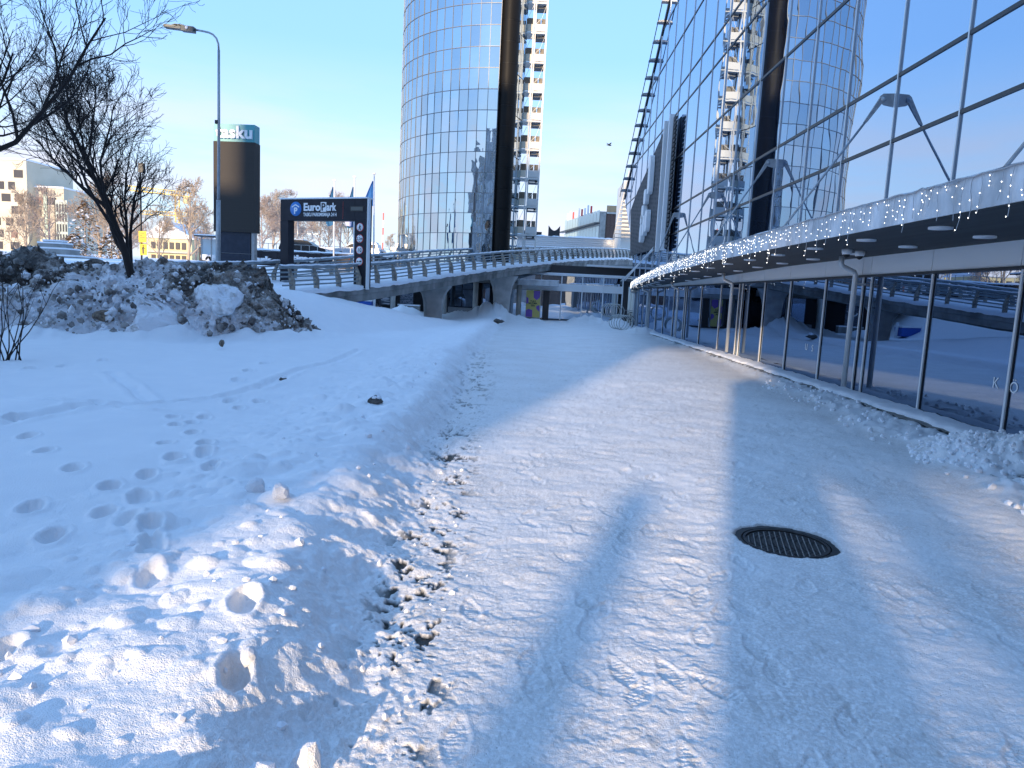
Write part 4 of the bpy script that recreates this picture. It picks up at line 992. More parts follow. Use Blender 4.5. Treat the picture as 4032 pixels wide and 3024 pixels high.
pb = at(141.9, 270, 40)
ps = empty('signed_pole', (pb.x, 40, 1.5), 0, 'thin dark pole carrying two yellow notice signs behind the pile', 'sign')
MB().cyl((0, 0, 0), (0, 0, at(142, 170, 40).z-1.5), .05, 8).build('pole', DARKM, ps)
q = at(141.8, 168, 40); MB().cbox((q.x-pb.x, 0, q.z-1.5), (.28, .25, .5)).build('lantern', DARKM, ps)
YEL = M('sign_yellow', (.85, .6, .02), .5)
a, b = at(138.6, 231, 39.9), at(146.3, 242.5, 39.9); MB().box((a.x-pb.x, -.1, b.z-1.5), (b.x-pb.x, -.07, a.z-1.5)).build('yellow_sign', YEL, ps)
mb = MB()
for k, (f0, f1) in enumerate(((.1, .75), (.1, .5), (.1, .8), (.35, .65))):
    z = b.z-1.5+(a.z-b.z)*(.82-.2*k); x = a.x-pb.x; w = b.x-a.x; mb.cbox((x+w*(f0+f1)/2, -.104, z), (w*(f1-f0), .006, .035))
mb.build('sign_text', DARKM, ps)
a, b = at(139.8, 243.8, 39.9), at(146.7, 255.2, 39.9); MB().box((a.x-pb.x, -.1, b.z-1.5), (b.x-pb.x, -.07, a.z-1.5)).build('yellow_sign', YEL, ps)
cx_, cz_ = (a.x+b.x)/2-pb.x, (a.z+b.z)/2-1.5
MB().cyl((cx_, -.108, cz_+.2), (cx_, -.1, cz_+.2), .045, 10).bar((cx_-.03, -.104, cz_+.14), (cx_-.03, -.104, cz_-.24), .006, .05).bar((cx_+.03, -.104, cz_+.14), (cx_+.03, -.104, cz_-.24), .006, .05).bar((cx_, -.104, cz_+.13), (cx_+.12, -.104, cz_+.04), .006, .03).bar((cx_-.03, -.104, cz_+.13), (cx_-.1, -.104, cz_-.02), .006, .03).bar((cx_+.11, -.104, cz_+.1), (cx_+.13, -.104, cz_-.25), .006, .02).build('figure', DARKM, ps)

# camera platform by the tower
pb = at(399.5, 253, 52)
cpn = empty('camera_mast', (pb.x, 52, pb.z-2), 0, 'grey mast with a bracketed platform and boxes left of the tower', 'mast')
MB().cyl((.3, 0, 0), (.3, 0, 3.3), .06, 8).build('pole', GALV, cpn)
MB().bar((-.6, 0, 2.28), (.55, 0, 2.22), .5, .2).build('platform', GALV, cpn)
MB().bar((-.55, 0, 2.15), (.3, 0, 1.6), .05, .05).build('strut', GALV, cpn)
MB().cbox((-.15, 0, 2.5), (.3, .3, .35)).cbox((.45, 0, 2.45), (.25, .3, .4)).build('box', GALV, cpn)
MB().bar((.1, 0, 3.2), (.3, 0, 3.36), .1, .04).bar((.3, 0, 3.36), (.55, 0, 3.2), .1, .04).build('lamp_head', GALV, cpn)

# ------------------------------------------------------------------ parking deck with wall letters and cars
pdx0, pdx1 = at(199, 262, 62).x, at(420, 258, 62).x
pdk = empty('parking_deck', (-20, 62, 0), 0, 'dark panelled parking deck wall with snow capped white letters', 'building')
def dp(mb, name, mat, smooth=None):
    o = mb.build(name, mat, pdk, smooth); o.matrix_parent_inverse = Matrix.Translation((20, -62, 0)); return o
ztop0, ztop1 = at(199, 251, 62).z, at(420, 253, 62).z
nn = 14; PANEL = M('charcoal_cladding', (.022, .022, .028), .5, var=(2, (.03, .03, .038)), spec=.2)
zd = at(300, 251.2, 62).z
for j in range(nn):
    xa = pdx0+(pdx1-pdx0)*j/nn; xb = pdx0+(pdx1-pdx0)*(j+1)/nn
    dp(MB().box((xa+.012, 62, 0), (xb-.012, 62.2, zd-.05)), 'cladding_panel', PANEL)
dp(MB().box((pdx0+.1, 62.1, 0), (pdx1-.1, 90, zd-.12)), 'deck_slab', CONC)
yy = np.linspace(61.9, 90, 24); xx = np.linspace(pdx0-.1, pdx1+.1, 240); HX, HY = np.meshgrid(xx, yy)
HZ = zd+.08+.05*fbm(HX*1.2, HY*1.2, 4, 19)+np.where(HY < 66, .10*np.abs(fbm(HX*1.1, HY*.8, 3, 29)), 0)*np.clip((HY-62)*2, 0, 1); HZ[0] = zd-.1+.05*fbm(HX[0]*2, HY[0], 3, 23)
o = grid_object('deck_snow', SNOWC, HX, HY, HZ); o.parent = pdk; o.matrix_parent_inverse = Matrix.Translation((20, -62, 0))
LET = M('snowy_letters', (.8, .82, .85), .6)
def deck_text(s_, pxa, pxb, pyb, size):
    a, b = at(pxa, pyb, 61.8), at(pxb, pyb, 61.8)
    o = text(s_, size, .12, LET, 'wall_letters', pdk, (a.x, 61.85, a.z), (R(90), 0, 0), 'LEFT', .03)
    o.scale = ((b.x-a.x)/max(v.co.x for v in o.data.vertices), 1, 1); o.matrix_parent_inverse = Matrix.Translation((20, -62, 0))
deck_text('park', 250, 272, 261.5, .72); deck_text('time', 292, 314, 261, .80); deck_text('apollo', 383, 404, 256.5, .62)
# swirl emblem at the far left
for (px, py, rr_) in ((205, 256.5, .34), (212.5, 257.5, .32), (209, 259.5, .28)):
    q = at(px, py, 61.8); dp(MB().cyl((q.x, 61.7, q.z), (q.x, 61.95, q.z), rr_, 20), 'emblem', LET)
dp(MB().box((at(202, 262, 61.8).x, 61.7, at(202, 263, 61.8).z), (at(216, 262, 61.8).x, 61.95, at(202, 261, 61.8).z)), 'emblem_bar', LET)
mb = MB()
for j in range(26):
    x = pdx0+.5+(pdx1-pdx0-1)*j/25; mb.box((x-.02, 63.2, zd), (x+.02, 63.24, zd+.62))
mb.box((pdx0+.5, 63.2, zd+.58), (pdx1-.5, 63.24, zd+.62)); dp(mb, 'guard_rail', GALV)

def make_car(name, x, y, z, rz_, paint, lb, estate=True):
    o = empty(name, (x, y, z), rz_, lb, 'car', 'cars on the parking deck')
    prof = [(-2.15, .35), (-2.2, .75), (-2.1, 1.0), (-1.95, 1.46), (-.2, 1.52), (.5, 1.45), (1.1, 1.02), (2.0, .85), (2.2, .6), (2.2, .35)] if estate else [(-2.15, .35), (-2.2, .85), (-1.5, 1.0), (-.9, 1.4), (.2, 1.42), (1.0, 1.0), (2.0, .82), (2.2, .6), (2.2, .35)]
    MB().prism([(a_, -.86, b_) for a_, b_ in prof], (0, 1.72, 0)).build('body', paint, o)
    win = [(-1.9, 1.02), (-1.8, 1.38), (.35, 1.38), (.95, 1.02)] if estate else [(-1.2, 1.02), (-.8, 1.32), (.2, 1.32), (.8, 1.0)]
    for yy_ in (-.872, .86): MB().prism([(a_, yy_, b_) for a_, b_ in win], (0, .012, 0)).build('side_window', BLACKP, o)
    MB().box((-1.8, -.7, 1.525 if estate else 1.425), (.0, .7, 1.62)).build('roof_snow', SNOWC, o)
    for sx in (-1.35, 1.35):
        for sy in (-.8, .8):
            w_ = MB().cyl((sx, sy-.1, .32), (sx, sy+.1, .32), .32, 18).build('wheel', RUBBER, o); MB().cyl((sx, sy-.11, .32), (sx, sy+.11, .32), .19, 12).build('rim', GALV, w_)
    MB().box((2.17, -.8, .6), (2.215, -.5, .74)).build('headlight', WHITEM, o); MB().box((2.17, .5, .6), (2.215, .8, .74)).build('headlight', WHITEM, o)
DKP = M('dark_car_paint', (.018, .02, .025), .25, .3); LGP = M('silver_car_paint', (.42, .46, .52), .3, .4)
a = at(304, 248, 66); make_car('parked_car', a.x, 66.4, zd-.35, 0, DKP, 'dark estate car with snowy roof, parked on the deck behind the gantry')
a = at(320, 249, 70); make_car('parked_car', a.x+1.2, 71, zd-.75, .2, LGP, 'low silver car half hidden beside the dark estate on the deck', False)
a = at(354, 249, 66); make_car('parked_car', a.x+.2, 66.6, zd-.3, R(180), LGP, 'pale silver car parked on the deck right of the flagpoles', True)
a = at(381, 252, 66); make_car('parked_car', a.x, 67.5, zd-.9, 0, DKP, 'dark car with only its roof showing, right of the gantry leg', False)

# bus shelter by the pylon
a = at(207, 236, 58); b0 = at(209, 252, 58)
sh = empty('bus_shelter', (a.x, 58, b0.z), 0, 'thin roofed shelter with slim posts left of the pylon', 'shelter')
hgt = a.z-b0.z
MB().box((-.8, -.6, hgt-.08), (1.3, .8, hgt)).build('roof', DARKM, sh); MB().box((-.8, -.6, hgt+.003), (1.3, .8, hgt+.1)).build('roof_snow', SNOWC, sh)
for x in (-.45, .35, 1.0): MB().box((x-.035, -.04, -.6), (x+.035, .04, hgt-.08)).build('post', GALV, sh)
MB().box((-.42, .02, -.2), (.98, .04, hgt-.25)).build('glass_back', M('shelter_glass', (.5, .58, .62), .1, spec=.8), sh)

# ------------------------------------------------------------------ dirty ploughed heap
def heap_material():
    m, n, l, b = nodes('dirty_snow'); geo = n.new('ShaderNodeNewGeometry'); at_ = n.new('ShaderNodeAttribute'); at_.attribute_name = 'dirt'
    def noise(sc, det=8):
        x = n.new('ShaderNodeTexNoise'); x.inputs['Scale'].default_value = sc; x.inputs['Detail'].default_value = det; x.inputs['Roughness'].default_value = .65; l.new(geo.outputs['Position'], x.inputs['Vector']); return x.outputs['Fac']
    a1 = n.new('ShaderNodeMath'); a1.operation = 'MULTIPLY_ADD'; l.new(noise(3.2), a1.inputs[0]); a1.inputs[1].default_value = .9; l.new(at_.outputs['Fac'], a1.inputs[2])
    a2 = n.new('ShaderNodeMath'); a2.operation = 'MULTIPLY_ADD'; l.new(noise(17, 5), a2.inputs[0]); a2.inputs[1].default_value = .65; l.new(a1.outputs[0], a2.inputs[2])
    c = n.new('ShaderNodeValToRGB'); e = c.color_ramp.elements
    e[0].position = .66; e[0].color = (.84, .85, .88, 1); e[1].position = 1.05; e[1].color = (.10, .092, .085, 1)
    k = e.new(.78); k.color = (.52, .50, .48, 1); k = e.new(.89); k.color = (.25, .225, .2, 1)
    dv = n.new('ShaderNodeMath'); dv.operation = 'MULTIPLY'; dv.inputs[1].default_value = .62; l.new(a2.outputs[0], dv.inputs[0])
    l.new(dv.outputs[0], c.inputs[0]); l.new(c.outputs[0], b.inputs['Base Color']); b.inputs['Roughness'].default_value = .8
    dv.inputs[1].default_value = .595
    u = n.new('ShaderNodeBump'); u.inputs['Strength'].default_value = .8; u.inputs['Distance'].default_value = .05; l.new(noise(12), u.inputs['Height']); l.new(u.outputs[0], b.inputs['Normal'])
    return m
HEAPM = heap_material()
uu = np.linspace(-24, -5.7, 560); vv = np.linspace(-.12, 1.5, 230)
PX, PV = np.meshgrid(uu, vv, indexing='ij'); toe = np.interp(PX, CRX, TOY)+.38*fbm(PX*.8, PX*0, 5, 201, .6); cry = np.interp(PX, CRX, CRY); crz = np.interp(PX, CRX, CRZ)
PY = toe+(cry-toe)*PV
prof = np.where(PV < 1, np.clip(PV, 0, 1)**.8, np.clip(1-(PV-1)*.7, 0, 1)); prof = np.where(PV < 0, PV*1.0, prof)
PZ = crz*prof
env = np.clip(PV*4, .0, 1)*np.clip((crz+.15)*1.6, 0, 1)*1.15
nrm = .22*fbm(PX*1.0, PY*1.4, 5, 211, .55) + .05*fbm(PX*7, PY*9, 4, 210, .6) + .16*np.abs(fbm(PX*2.3, PY*2.6, 4, 212, .6)) + .13*lumps(PX, PY, .55, 213, .5) + .11*lumps(PX+1, PY+2, .26, 214, .5) + .055*lumps(PX, PY, .12, 215, .6)
PZ = PZ + env*nrm*.95 - .06
PY = PY - env*.25*fbm(PX*1.8, PZ*2.2, 4, 216); PX2 = PX + env*.18*fbm(PY*1.8, PZ*2.0+PX*.7, 4, 217)
dirt = .30 + .34*sst(.45, 1.0, PV+.22*fbm(PX*.5, PY*.6, 3, 218)) + .34*fbm(PX*.55, PY*.9, 4, 219) + .05*sst(-9.3, -7.0, PX)*sst(.15, .4, PV) + .12*fbm(PX*3, PY*4, 4, 220, .65) - .2*np.exp(-((PX+11)/1.2)**2)*sst(.75, .3, PV) - .25*sst(-13.5, -14.5, PX)*0
dirt = dirt - .3*sst(.32, .05, PV+.15*fbm(PX*1.2, PX*0, 4, 221)) + .10 - .22*sst(.55, .75, fbm(PX*.9, PY*1.6, 4, 222)+.5)*sst(1.0, .6, PV)
heap = grid_object('snow_heap', HEAPM, PX2, PY, PZ, dict(dirt=np.clip(dirt, -.2, 1.1)), smooth=False)
tag(heap, 'long dirty ploughed snow heap on the left below the trees', 'snow heap')
def heap_z(x, y):
    t_ = float(np.interp(x, CRX, TOY)); c_ = float(np.interp(x, CRX, CRY)); v_ = (y-t_)/(c_-t_)
    return float(np.interp(x, CRX, CRZ))*(max(0, min(1, v_))**.8 if v_ < 1 else max(0, 1-(v_-1)*.7))
rnd = random.Random(31)
def rock_mesh(name, seed, sub=3, amp=.32, sq=(1, .9, .8)):
    mb = MB(); mb.blob((0, 0, 0), 1.0, random.Random(seed), sub, amp, sq); 
    me = bpy.data.meshes.new(name); me.from_pydata(mb.v, [], mb.f); return me
def snow_lump_material(name, white, dirtc, lo, hi):
    return M(name, white, .75, var=(3.2, dirtc, 8, lo, hi), bump=(9, .9, .06))
CHW = snow_lump_material('icy_white_chunk', (.84, .86, .9), (.42, .4, .38), .5, .72); CHD = snow_lump_material('dirty_chunk', (.45, .43, .41), (.09, .08, .075), .35, .6); CHB = snow_lump_material('brown_chunk', (.38, .3, .22), (.14, .11, .09), .35, .65)
for px, py, Y, r_, mt, lb in ((221, 300, 18.7, .62, CHW, 'big pale icy snow boulder on the right half of the dirty heap'), (139, 303, 18.0, .42, CHW, 'white cracked snow chunk at the middle foot of the dirty heap'),
                          (68, 292, 17.9, .4, CHW, 'white topped snow chunk on the left half of the dirty heap'), (104, 315, 17.2, .2, CHB, 'brown earthy clod low on the dirty heap'),
                          (297, 346, 19.2, .22, CHB, 'tan earthy clod at the right toe of the dirty heap'), (313, 348, 19.0, .14, CHB, 'small tan clod beside the larger tan clod at the heap toe'),
                          (47, 277, 19.0, .35, CHD, 'grey slab of dirty snow near the left crest of the heap'), (228, 277, 19.8, .3, CHB, 'dark brown clod near the crest below the pylon'), (80, 351, 15.5, .13, CHD, 'grey snow lump lying on clean snow before the heap'),
                          (222, 343, 15.9, .09, CHB, 'tiny tan lump on clean snow before the heap')):
    p = at(px, py, Y)
    o = bpy.data.objects.new('snow_chunk', rock_mesh('snow_chunk', hash(lb) % 1000 if False else int(px*7+py), 3, .3)); C.objects.link(o); o.data.materials.append(mt)
    o.location = (p.x, p.y, max(p.z-.1*r_, heap_z(p.x, p.y)-.1)); o.scale = (r_, r_*.8, r_*.85); o.rotation_euler = (rnd.uniform(-.4, .4), rnd.uniform(-.4, .4), rnd.uniform(0, 6))
    tag(o, lb, 'snow chunk', 'chunks on the dirty heap')
mb = MB()
mbl = MB()
for k in range(2600):
    x = rnd.uniform(-18, -6.2); t_ = float(np.interp(x, CRX, TOY)); c_ = float(np.interp(x, CRX, CRY)); v_ = rnd.random()**1.3*1.05-.12
    y = t_+(c_-t_)*v_; r_ = rnd.choice((.018, .02, .025, .025, .03, .03, .035, .04, .05, .07, .10))*rnd.uniform(.7, 1.2)
    (mb if rnd.random() < .6 else mbl).blob((x, y-.1, heap_z(x, y)+.10*min(1, max(0, v_*4))+r_*.2), r_, rnd, 1, .35)
o = mb.build('snow_clods', CHD, None); tag(o, 'loose dirty grey clods scattered over the snow heap', 'clods', kind='stuff')
o = mbl.build('snow_clods', CHW, None); tag(o, 'loose pale icy clods scattered over the snow heap', 'clods', kind='stuff')

# clods and crumbs along the path bank
mb = MB()
for k in range(170):
    y = 2.2+rnd.random()**2*15; xl = float(np.interp(y, *PLX)); s_ = rnd.choice((rnd.uniform(-.35, .15), rnd.uniform(.2, 1.6))); x = xl-s_
    r_ = rnd.choice((.006, .008, .01, .012, .018))*(1 if s_ < .2 else rnd.uniform(1, 2)); mb.blob((x, y, gz(x, y)+r_*.15), r_, rnd, 1, .3)
for k in range(200):
    y = 6+rnd.random()*10; x = float(np.interp(y, *PRX))+rnd.uniform(-.3, .9); r_ = rnd.uniform(.012, .045); mb.blob((x, y, gz(x, y)+r_*.3), r_, rnd, 1, .3)
for k in range(520):
    a_ = rnd.uniform(0, 6.28); d_ = rnd.random()**.5*1.0; x, y = 5.7+d_*math.cos(a_), 8.4+d_*math.sin(a_)*.9; r_ = rnd.uniform(.01, .034)
    if x < 6.1: mb.blob((x, y, gz(x, y)+r_*.2), r_, rnd, 1, .3)
tag(mb.build('snow_crumbs', SNOWC), 'white snow crumbs strewn along both edges of the path', 'crumbs', kind='stuff')
for px, py, r_, lb in ((262, 445, .0, ''), (532, 0, 0, '')): pass
for px, py, r_, z_, lb in ((256, 489, .07, .28, 'rounded snow lump on the bank, left of its neighbour'), (280.5, 496, .06, .28, 'rounded snow lump on the bank, right of its neighbour'), (249, 643, .036, .3, 'small round snow lump behind the deep footprint'),
                      (307, 736, .05, .16, 'upright icy snow chunk at the bottom beside the path'), (262, 741, .04, .24, 'flat icy lump at the bottom left of the upright chunk')):
    p = onz(px, py, z_); o = bpy.data.objects.new('snow_lump', rock_mesh('snow_lump', int(px*3), 2, .2, (1, 1, 1.2 if px == 307 else .9))); C.objects.link(o); o.data.materials.append(SNOWC)
    o.location = (p.x, p.y, gz(p.x, p.y)+r_*.35); o.scale = (r_, r_, r_*(1.5 if px == 307 else 1)); tag(o, lb, 'snow lump', 'lumps on the snow bank')
STN = M('dark_stone', (.05, .045, .042), .8, var=(8, (.12, .11, .1)))
for px, py, z_, r_, lb in ((375.5, 401.5, .25, .10, 'dark stone capped with snow on the bank left of the path'), (498, 324.5, .05, .3, 'black block lying in the snow near the second pier'), (283, 379, .17, .055, 'small dark stone in the rut on the snow field')):
    p = onz(px, py, z_); o = empty('dark_stone', (p.x, p.y, gz(p.x, p.y)), 0, lb, 'stone', 'dark stones in the snow')
    MB().blob((0, 0, r_*.35), r_, random.Random(int(px)), 2, .3, (1, .7, .55)).build('stone', STN, o)
    MB().blob((r_*.2, 0, r_*.8), r_*.7, random.Random(int(px)+1), 2, .25, (1, .7, .45)).build('snow_cap', SNOWC, o)

# ------------------------------------------------------------------ manhole
mh = empty('manhole_cover', (MHX, MHY, -.035), R(-14), 'round cast iron manhole cover showing dark through the packed snow', 'manhole')
IRON = M('cast_iron', (.022, .024, .027), .5, .5, var=(14, (.05, .05, .05)), bump=(50, .4, .004)); IRONW = M('worn_iron', (.34, .34, .33), .5, .2, var=(20, (.2, .2, .2)))
mb = MB(); n = 48
for (ra, rb_, z0, z1) in ((.40, .315, -.02, .012), (.305, .285, -.02, .012)):
    vs = []; fs = []
    for k in range(n):
        a = 2*math.pi*k/n; c_, s_ = math.cos(a), math.sin(a); vs += [(ra*c_, ra*s_, z0), (ra*c_, ra*s_, z1), (rb_*c_, rb_*s_, z1), (rb_*c_, rb_*s_, z0)]
    for k in range(n):
        b = (k+1) % n
        for j in range(3): fs.append((4*k+j, 4*b+j, 4*b+j+1, 4*k+j+1))
    mb.add(vs, fs)
mb.build('frame', IRON, mh)
cov = MB().cyl((0, 0, -.03), (0, 0, 0), .284, 48, None, False).build('cover', IRON, mh)
mb = MB(); g = -.26
while g < .262:
    h = math.sqrt(max(0, .272**2-g*g))
    if h > .03:
        q = -h+.005
        while q < h-.015: mb.cbox((g, q+.008, .003), (.006, .012, .006)); q += .018
    g += .04
mb.build('raised_ridge', IRONW, cov)['kind'] = 'stuff'
mb = MB(); g = -.24
while g < .25:
    h = math.sqrt(max(0, .27**2-g*g)); q = -h
    while q < h-.03: mb.cbox((q+.013, g, .002), (.022, .008, .004)); q += .04
    g += .03
mb.build('cross_ridge', IRON, cov)['kind'] = 'stuff'

# ------------------------------------------------------------------ bike racks
RK = M('rack_steel', (.45, .46, .44), .45, .5)
for i, (px, py, Y, turns, lb) in enumerate(((628.5, 327, 38.6, 5, 'coiled steel bike rack by the corner column, the nearer one'), (617.5, 321, 43.5, 5, 'coiled steel bike rack by the corner column, the farther one'))):
    p = at(px, py, Y); o = empty('bike_rack', (p.x, Y, gz(p.x, Y)), R(8), lb, 'bike rack', 'coiled bike racks')
    pts = []
    for k in range(turns*20+1):
        a = 2*math.pi*k/20 - math.pi/2; pts.append((.42*math.cos(a), k/20*.55, .40+.42*math.sin(a)))
    MB().tube(pts, .022, 6).build('coil', RK, o)
    MB().tube([(0, -.1, .02), (0, turns*.55+.1, .02)], .025, 6).build('ground_bar', RK, o)
def bicycle(x, y, z, rz_, lb):
    o = empty('bicycle', (x, y, z), rz_, lb, 'bicycle')
    for xx in (-.52, .52):
        w_ = MB().tube([(xx+.33*math.cos(2*math.pi*k/24), 0, .34+.33*math.sin(2*math.pi*k/24)) for k in range(25)], .022, 6, False).build('wheel', RUBBER, o)
        mb = MB()
        for k in range(8): mb.tube([(xx, 0, .34), (xx+.32*math.cos(k*.785), 0, .34+.32*math.sin(k*.785))], .004, 3, False)
        mb.build('spokes', GALV, w_)
    MB().tube([(-.52, 0, .34), (-.18, 0, .78), (.36, 0, .82), (-.08, 0, .34), (-.18, 0, .78)], .02, 6).tube([(-.52, 0, .34), (-.08, 0, .34)], .016, 6).tube([(.36, 0, .95), (.52, 0, .34)], .02, 6).build('frame', DARKM, o)
    MB().tube([(.3, -.27, .98), (.38, 0, .97), (.3, .27, .98)], .014, 6).build('handlebar', GALV, o)
    MB().cbox((-.2, 0, .86), (.24, .12, .05)).build('saddle', RUBBER, o)
p = at(633, 321, 42.2); bicycle(p.x-.1, 43.0, .06, R(100), 'dark bicycle leaning in the coil rack by the corner column')

# container and person under the ramp
a, b = at((1200+540/2.765)/3.9375, 303, 44.5), at((1200+735/2.765)/3.9375, 303, 44.5)
sk = empty('blue_container', ((a.x+b.x)/2, 44.6, .25), 0, 'blue waste skip with a white rim under the ramp', 'container'); hw = (b.x-a.x)/2
SKB = M('skip_blue', (.02, .09, .4), .5)
MB().hexa([(-hw*.9, -.4, 0), (hw*.9, -.4, 0), (hw*.9, .4, 0), (-hw*.9, .4, 0), (-hw, -.5, .55), (hw, -.5, .55), (hw, .5, .55), (-hw, .5, .55)]).build('tub', SKB, sk)
MB().box((-hw-.03, -.53, .555), (hw+.03, .53, .66)).build('rim', WHITEM, sk)
MB().box((hw+.05, -.1, -.2), (hw+.18, .03, .85)).build('post', WHITEM, sk)
def person(x, y, z, lb):
    o = empty('person', (x, y, z), R(20), lb, 'person')
    V = [(0,0,.93),(0,0,1.15),(0,0,1.38),(0,0,1.48),(0,.0,1.56),(0,-.02,1.66),(-.10,0,.9),(-.12,.06,.5),(-.12,.12,.09),(-.12,.0,.03),(.10,0,.9),(.12,-.07,.5),(.13,-.16,.09),(.13,-.30,.03),(-.2,0,1.4),(-.27,.05,1.12),(-.24,.0,.88),(-.23,-.03,.8),(.2,0,1.4),(.27,-.05,1.12),(.24,-.12,.88),(.23,-.15,.8)]
    Rr = [.15,.15,.17,.09,.06,.10,.1,.075,.05,.045,.1,.075,.05,.045,.085,.06,.05,.045,.085,.06,.05,.045]
    E = [(0,1),(1,2),(2,3),(3,4),(4,5),(0,6),(6,7),(7,8),(8,9),(0,10),(10,11),(11,12),(12,13),(2,14),(14,15),(15,16),(16,17),(2,18),(18,19),(19,20),(20,21)]
    me = bpy.data.meshes.new('figure'); me.from_pydata(V, E, [])
    f = bpy.data.objects.new('figure', me); C.objects.link(f); f.parent = o
    mod = f.modifiers.new('skin', 'SKIN'); sv = me.skin_vertices[0].data
    for i, r_ in enumerate(Rr): sv[i].radius = (r_, r_)
    sv[0].use_root = True; f.modifiers.new('sub', 'SUBSURF').levels = 1
    ev = bpy.data.meshes.new_from_object(f.evaluated_get(bpy.context.evaluated_depsgraph_get())); f.modifiers.clear(); f.data = ev
    ev.materials.clear(); ev.materials.append(M('dark_clothing', (.02, .022, .03), .85)); 
    MB().blob((0, -.02, 1.69), .115, random.Random(3), 2, .05, (1, 1.05, 1.1)).build('hat', M('dark_hat', (.03, .02, .02), .9), o)
p = at((1200+795/2.765)/3.9375, 305, 46.2); person(p.x, 46.2, gz(p.x, 46.2), 'person in dark winter clothes walking past the shops under the ramp')
a = at(327, 262, 44)
oc = empty('plough_blade', (a.x, 50, a.z-.5), 0, 'small orange plough seen through the railing below the flags', 'plough')
ORG = M('orange_paint', (.65, .12, .03), .5)
MB().prism([(-.55, 0, -.2), (.55, 0, -.2), (.45, 0, .12), (-.5, 0, .12)], (0, .3, 0)).build('blade', ORG, oc); MB().bar((-.2, .1, .1), (-.15, .1, 1.0), .1, .1).build('arm', ORG, oc); MB().bar((.5, .1, .4), (1.3, .1, .8), .12, .2).build('chute', WHITEM, oc)

# ------------------------------------------------------------------ trees
def tree_meshes(seed, H, spread, trunk_r, levels=(7, 6, 6, 4), fork=.28, upb=.12, rmin=.006, lean=(0, 0), trunk_bend=.03, len0=.62):
    rn = random.Random(seed); tr = MB(); cr_ = MB()
    def grow(p, d, ln, r0, lev, target):
        n = (7, 6, 5, 4, 3)[min(lev, 4)]; sides = (9, 7, 5, 4, 3)[min(lev, 4)]
        pts = [p.copy()]; rad = [r0]; dd = d.copy(); wob = (.05, .12, .17, .22, .28)[min(lev, 4)]
        for i in range(n):
            dd = (dd + Vector((rn.gauss(0, wob), rn.gauss(0, wob), rn.gauss(0, wob)+upb*(.5 if lev else .2)))).normalized()
            p = p + dd*(ln/n); pts.append(p.copy()); rad.append(max(rmin, r0*(1-(i+1)/n*.72)))
        target.tube(pts, rad, sides, False)
        if lev < len(levels):
            k = levels[lev]
            for j in range(k):
                f = .3+.7*(j+rn.random())/k if lev else fork+(1-fork)*(j+rn.random()*.6)/k
                f = min(.98, f); i = min(n-1, int(f*n)); q = pts[i].lerp(pts[i+1], f*n-i); base = (pts[i+1]-pts[i]).normalized()
                ax = base.orthogonal().normalized(); ax.rotate(Matrix.Rotation(rn.uniform(0, 6.283), 3, base))
                ang = rn.uniform(.42, .85) if lev else rn.uniform(.5, .95)*spread
                nd = (base*math.cos(ang)+ax*math.sin(ang)).normalized()
                l2 = ln*rn.uniform(.42, .68)*(1.15-.5*f) if lev else H*len0*rn.uniform(.75, 1.05)*(1.15-.55*f)
                grow(q, nd, l2, max(rmin, rad[i]*rn.uniform(.5, .7)), lev+1, cr_)
    grow(Vector((0, 0, 0)), Vector((lean[0], lean[1], 1)).normalized(), H*.93, trunk_r, 0, tr)
    return tr, cr_
def tree(name, x, y, z, lb, mt, group='bare trees', rz_=0, **kw):
    tr, cr_ = tree_meshes(**kw); o = empty(name, (x, y, z), rz_, lb, 'tree', group)
    tr.build('trunk', mt, o); cr_.build('branches', mt, o); return o
b2 = at(136, 282, 18.9)
tree('bare_tree', b2.x, b2.y, b2.z-.5, 'black leafless tree rooted in the dirty snow heap', BARK, seed=35, H=4.95, spread=.82, trunk_r=.115, levels=(13, 9, 8, 5), fork=.1, upb=.2, rmin=.0045, lean=(-.1, .0), len0=.68)
tree('bare_tree', -11.0, 12.8, .1, 'larger leafless tree reaching in from the left edge', BARK, seed=63, H=9.0, spread=1.05, trunk_r=.14, levels=(15, 9, 8, 5), fork=.12, upb=.22, rmin=.0042, lean=(.02, .05), len0=.55)
# sapling thicket at the left edge
sb = at(3, 318, 11.8); rn = random.Random(77)
th_ = empty('young_shrub', (sb.x, sb.y, gz(sb.x, sb.y)), 0, 'thin leafless sapling stems at the left edge before the heap', 'shrub')
mb = MB()
for k in range(13):
    a_ = rn.uniform(0, 6.28); p_ = Vector((rn.uniform(-.25, .3), rn.uniform(-.2, .2), 0)); d_ = Vector((math.cos(a_)*.45+.12, math.sin(a_)*.4, 1)).normalized(); ln = rn.uniform(.8, 2.1); pts = [p_.copy()]
    for i in range(6):
        d_ = (d_+Vector((rn.gauss(0, .1), rn.gauss(0, .1), .03))).normalized(); p_ = p_+d_*ln/6; pts.append(p_.copy())
        if i > 1 and rn.random() < .7:
            e_ = (d_+Vector((rn.gauss(0, .7), rn.gauss(0, .5), .2))).normalized(); mb.tube([p_, p_+e_*.18, p_+e_*.4+Vector((0, 0, .04))], [.005, .004, .003], 3, False)
    mb.tube(pts, [.012*(1-i/8) for i in range(7)], 5, False)
mb.build('stems', BARK, th_)
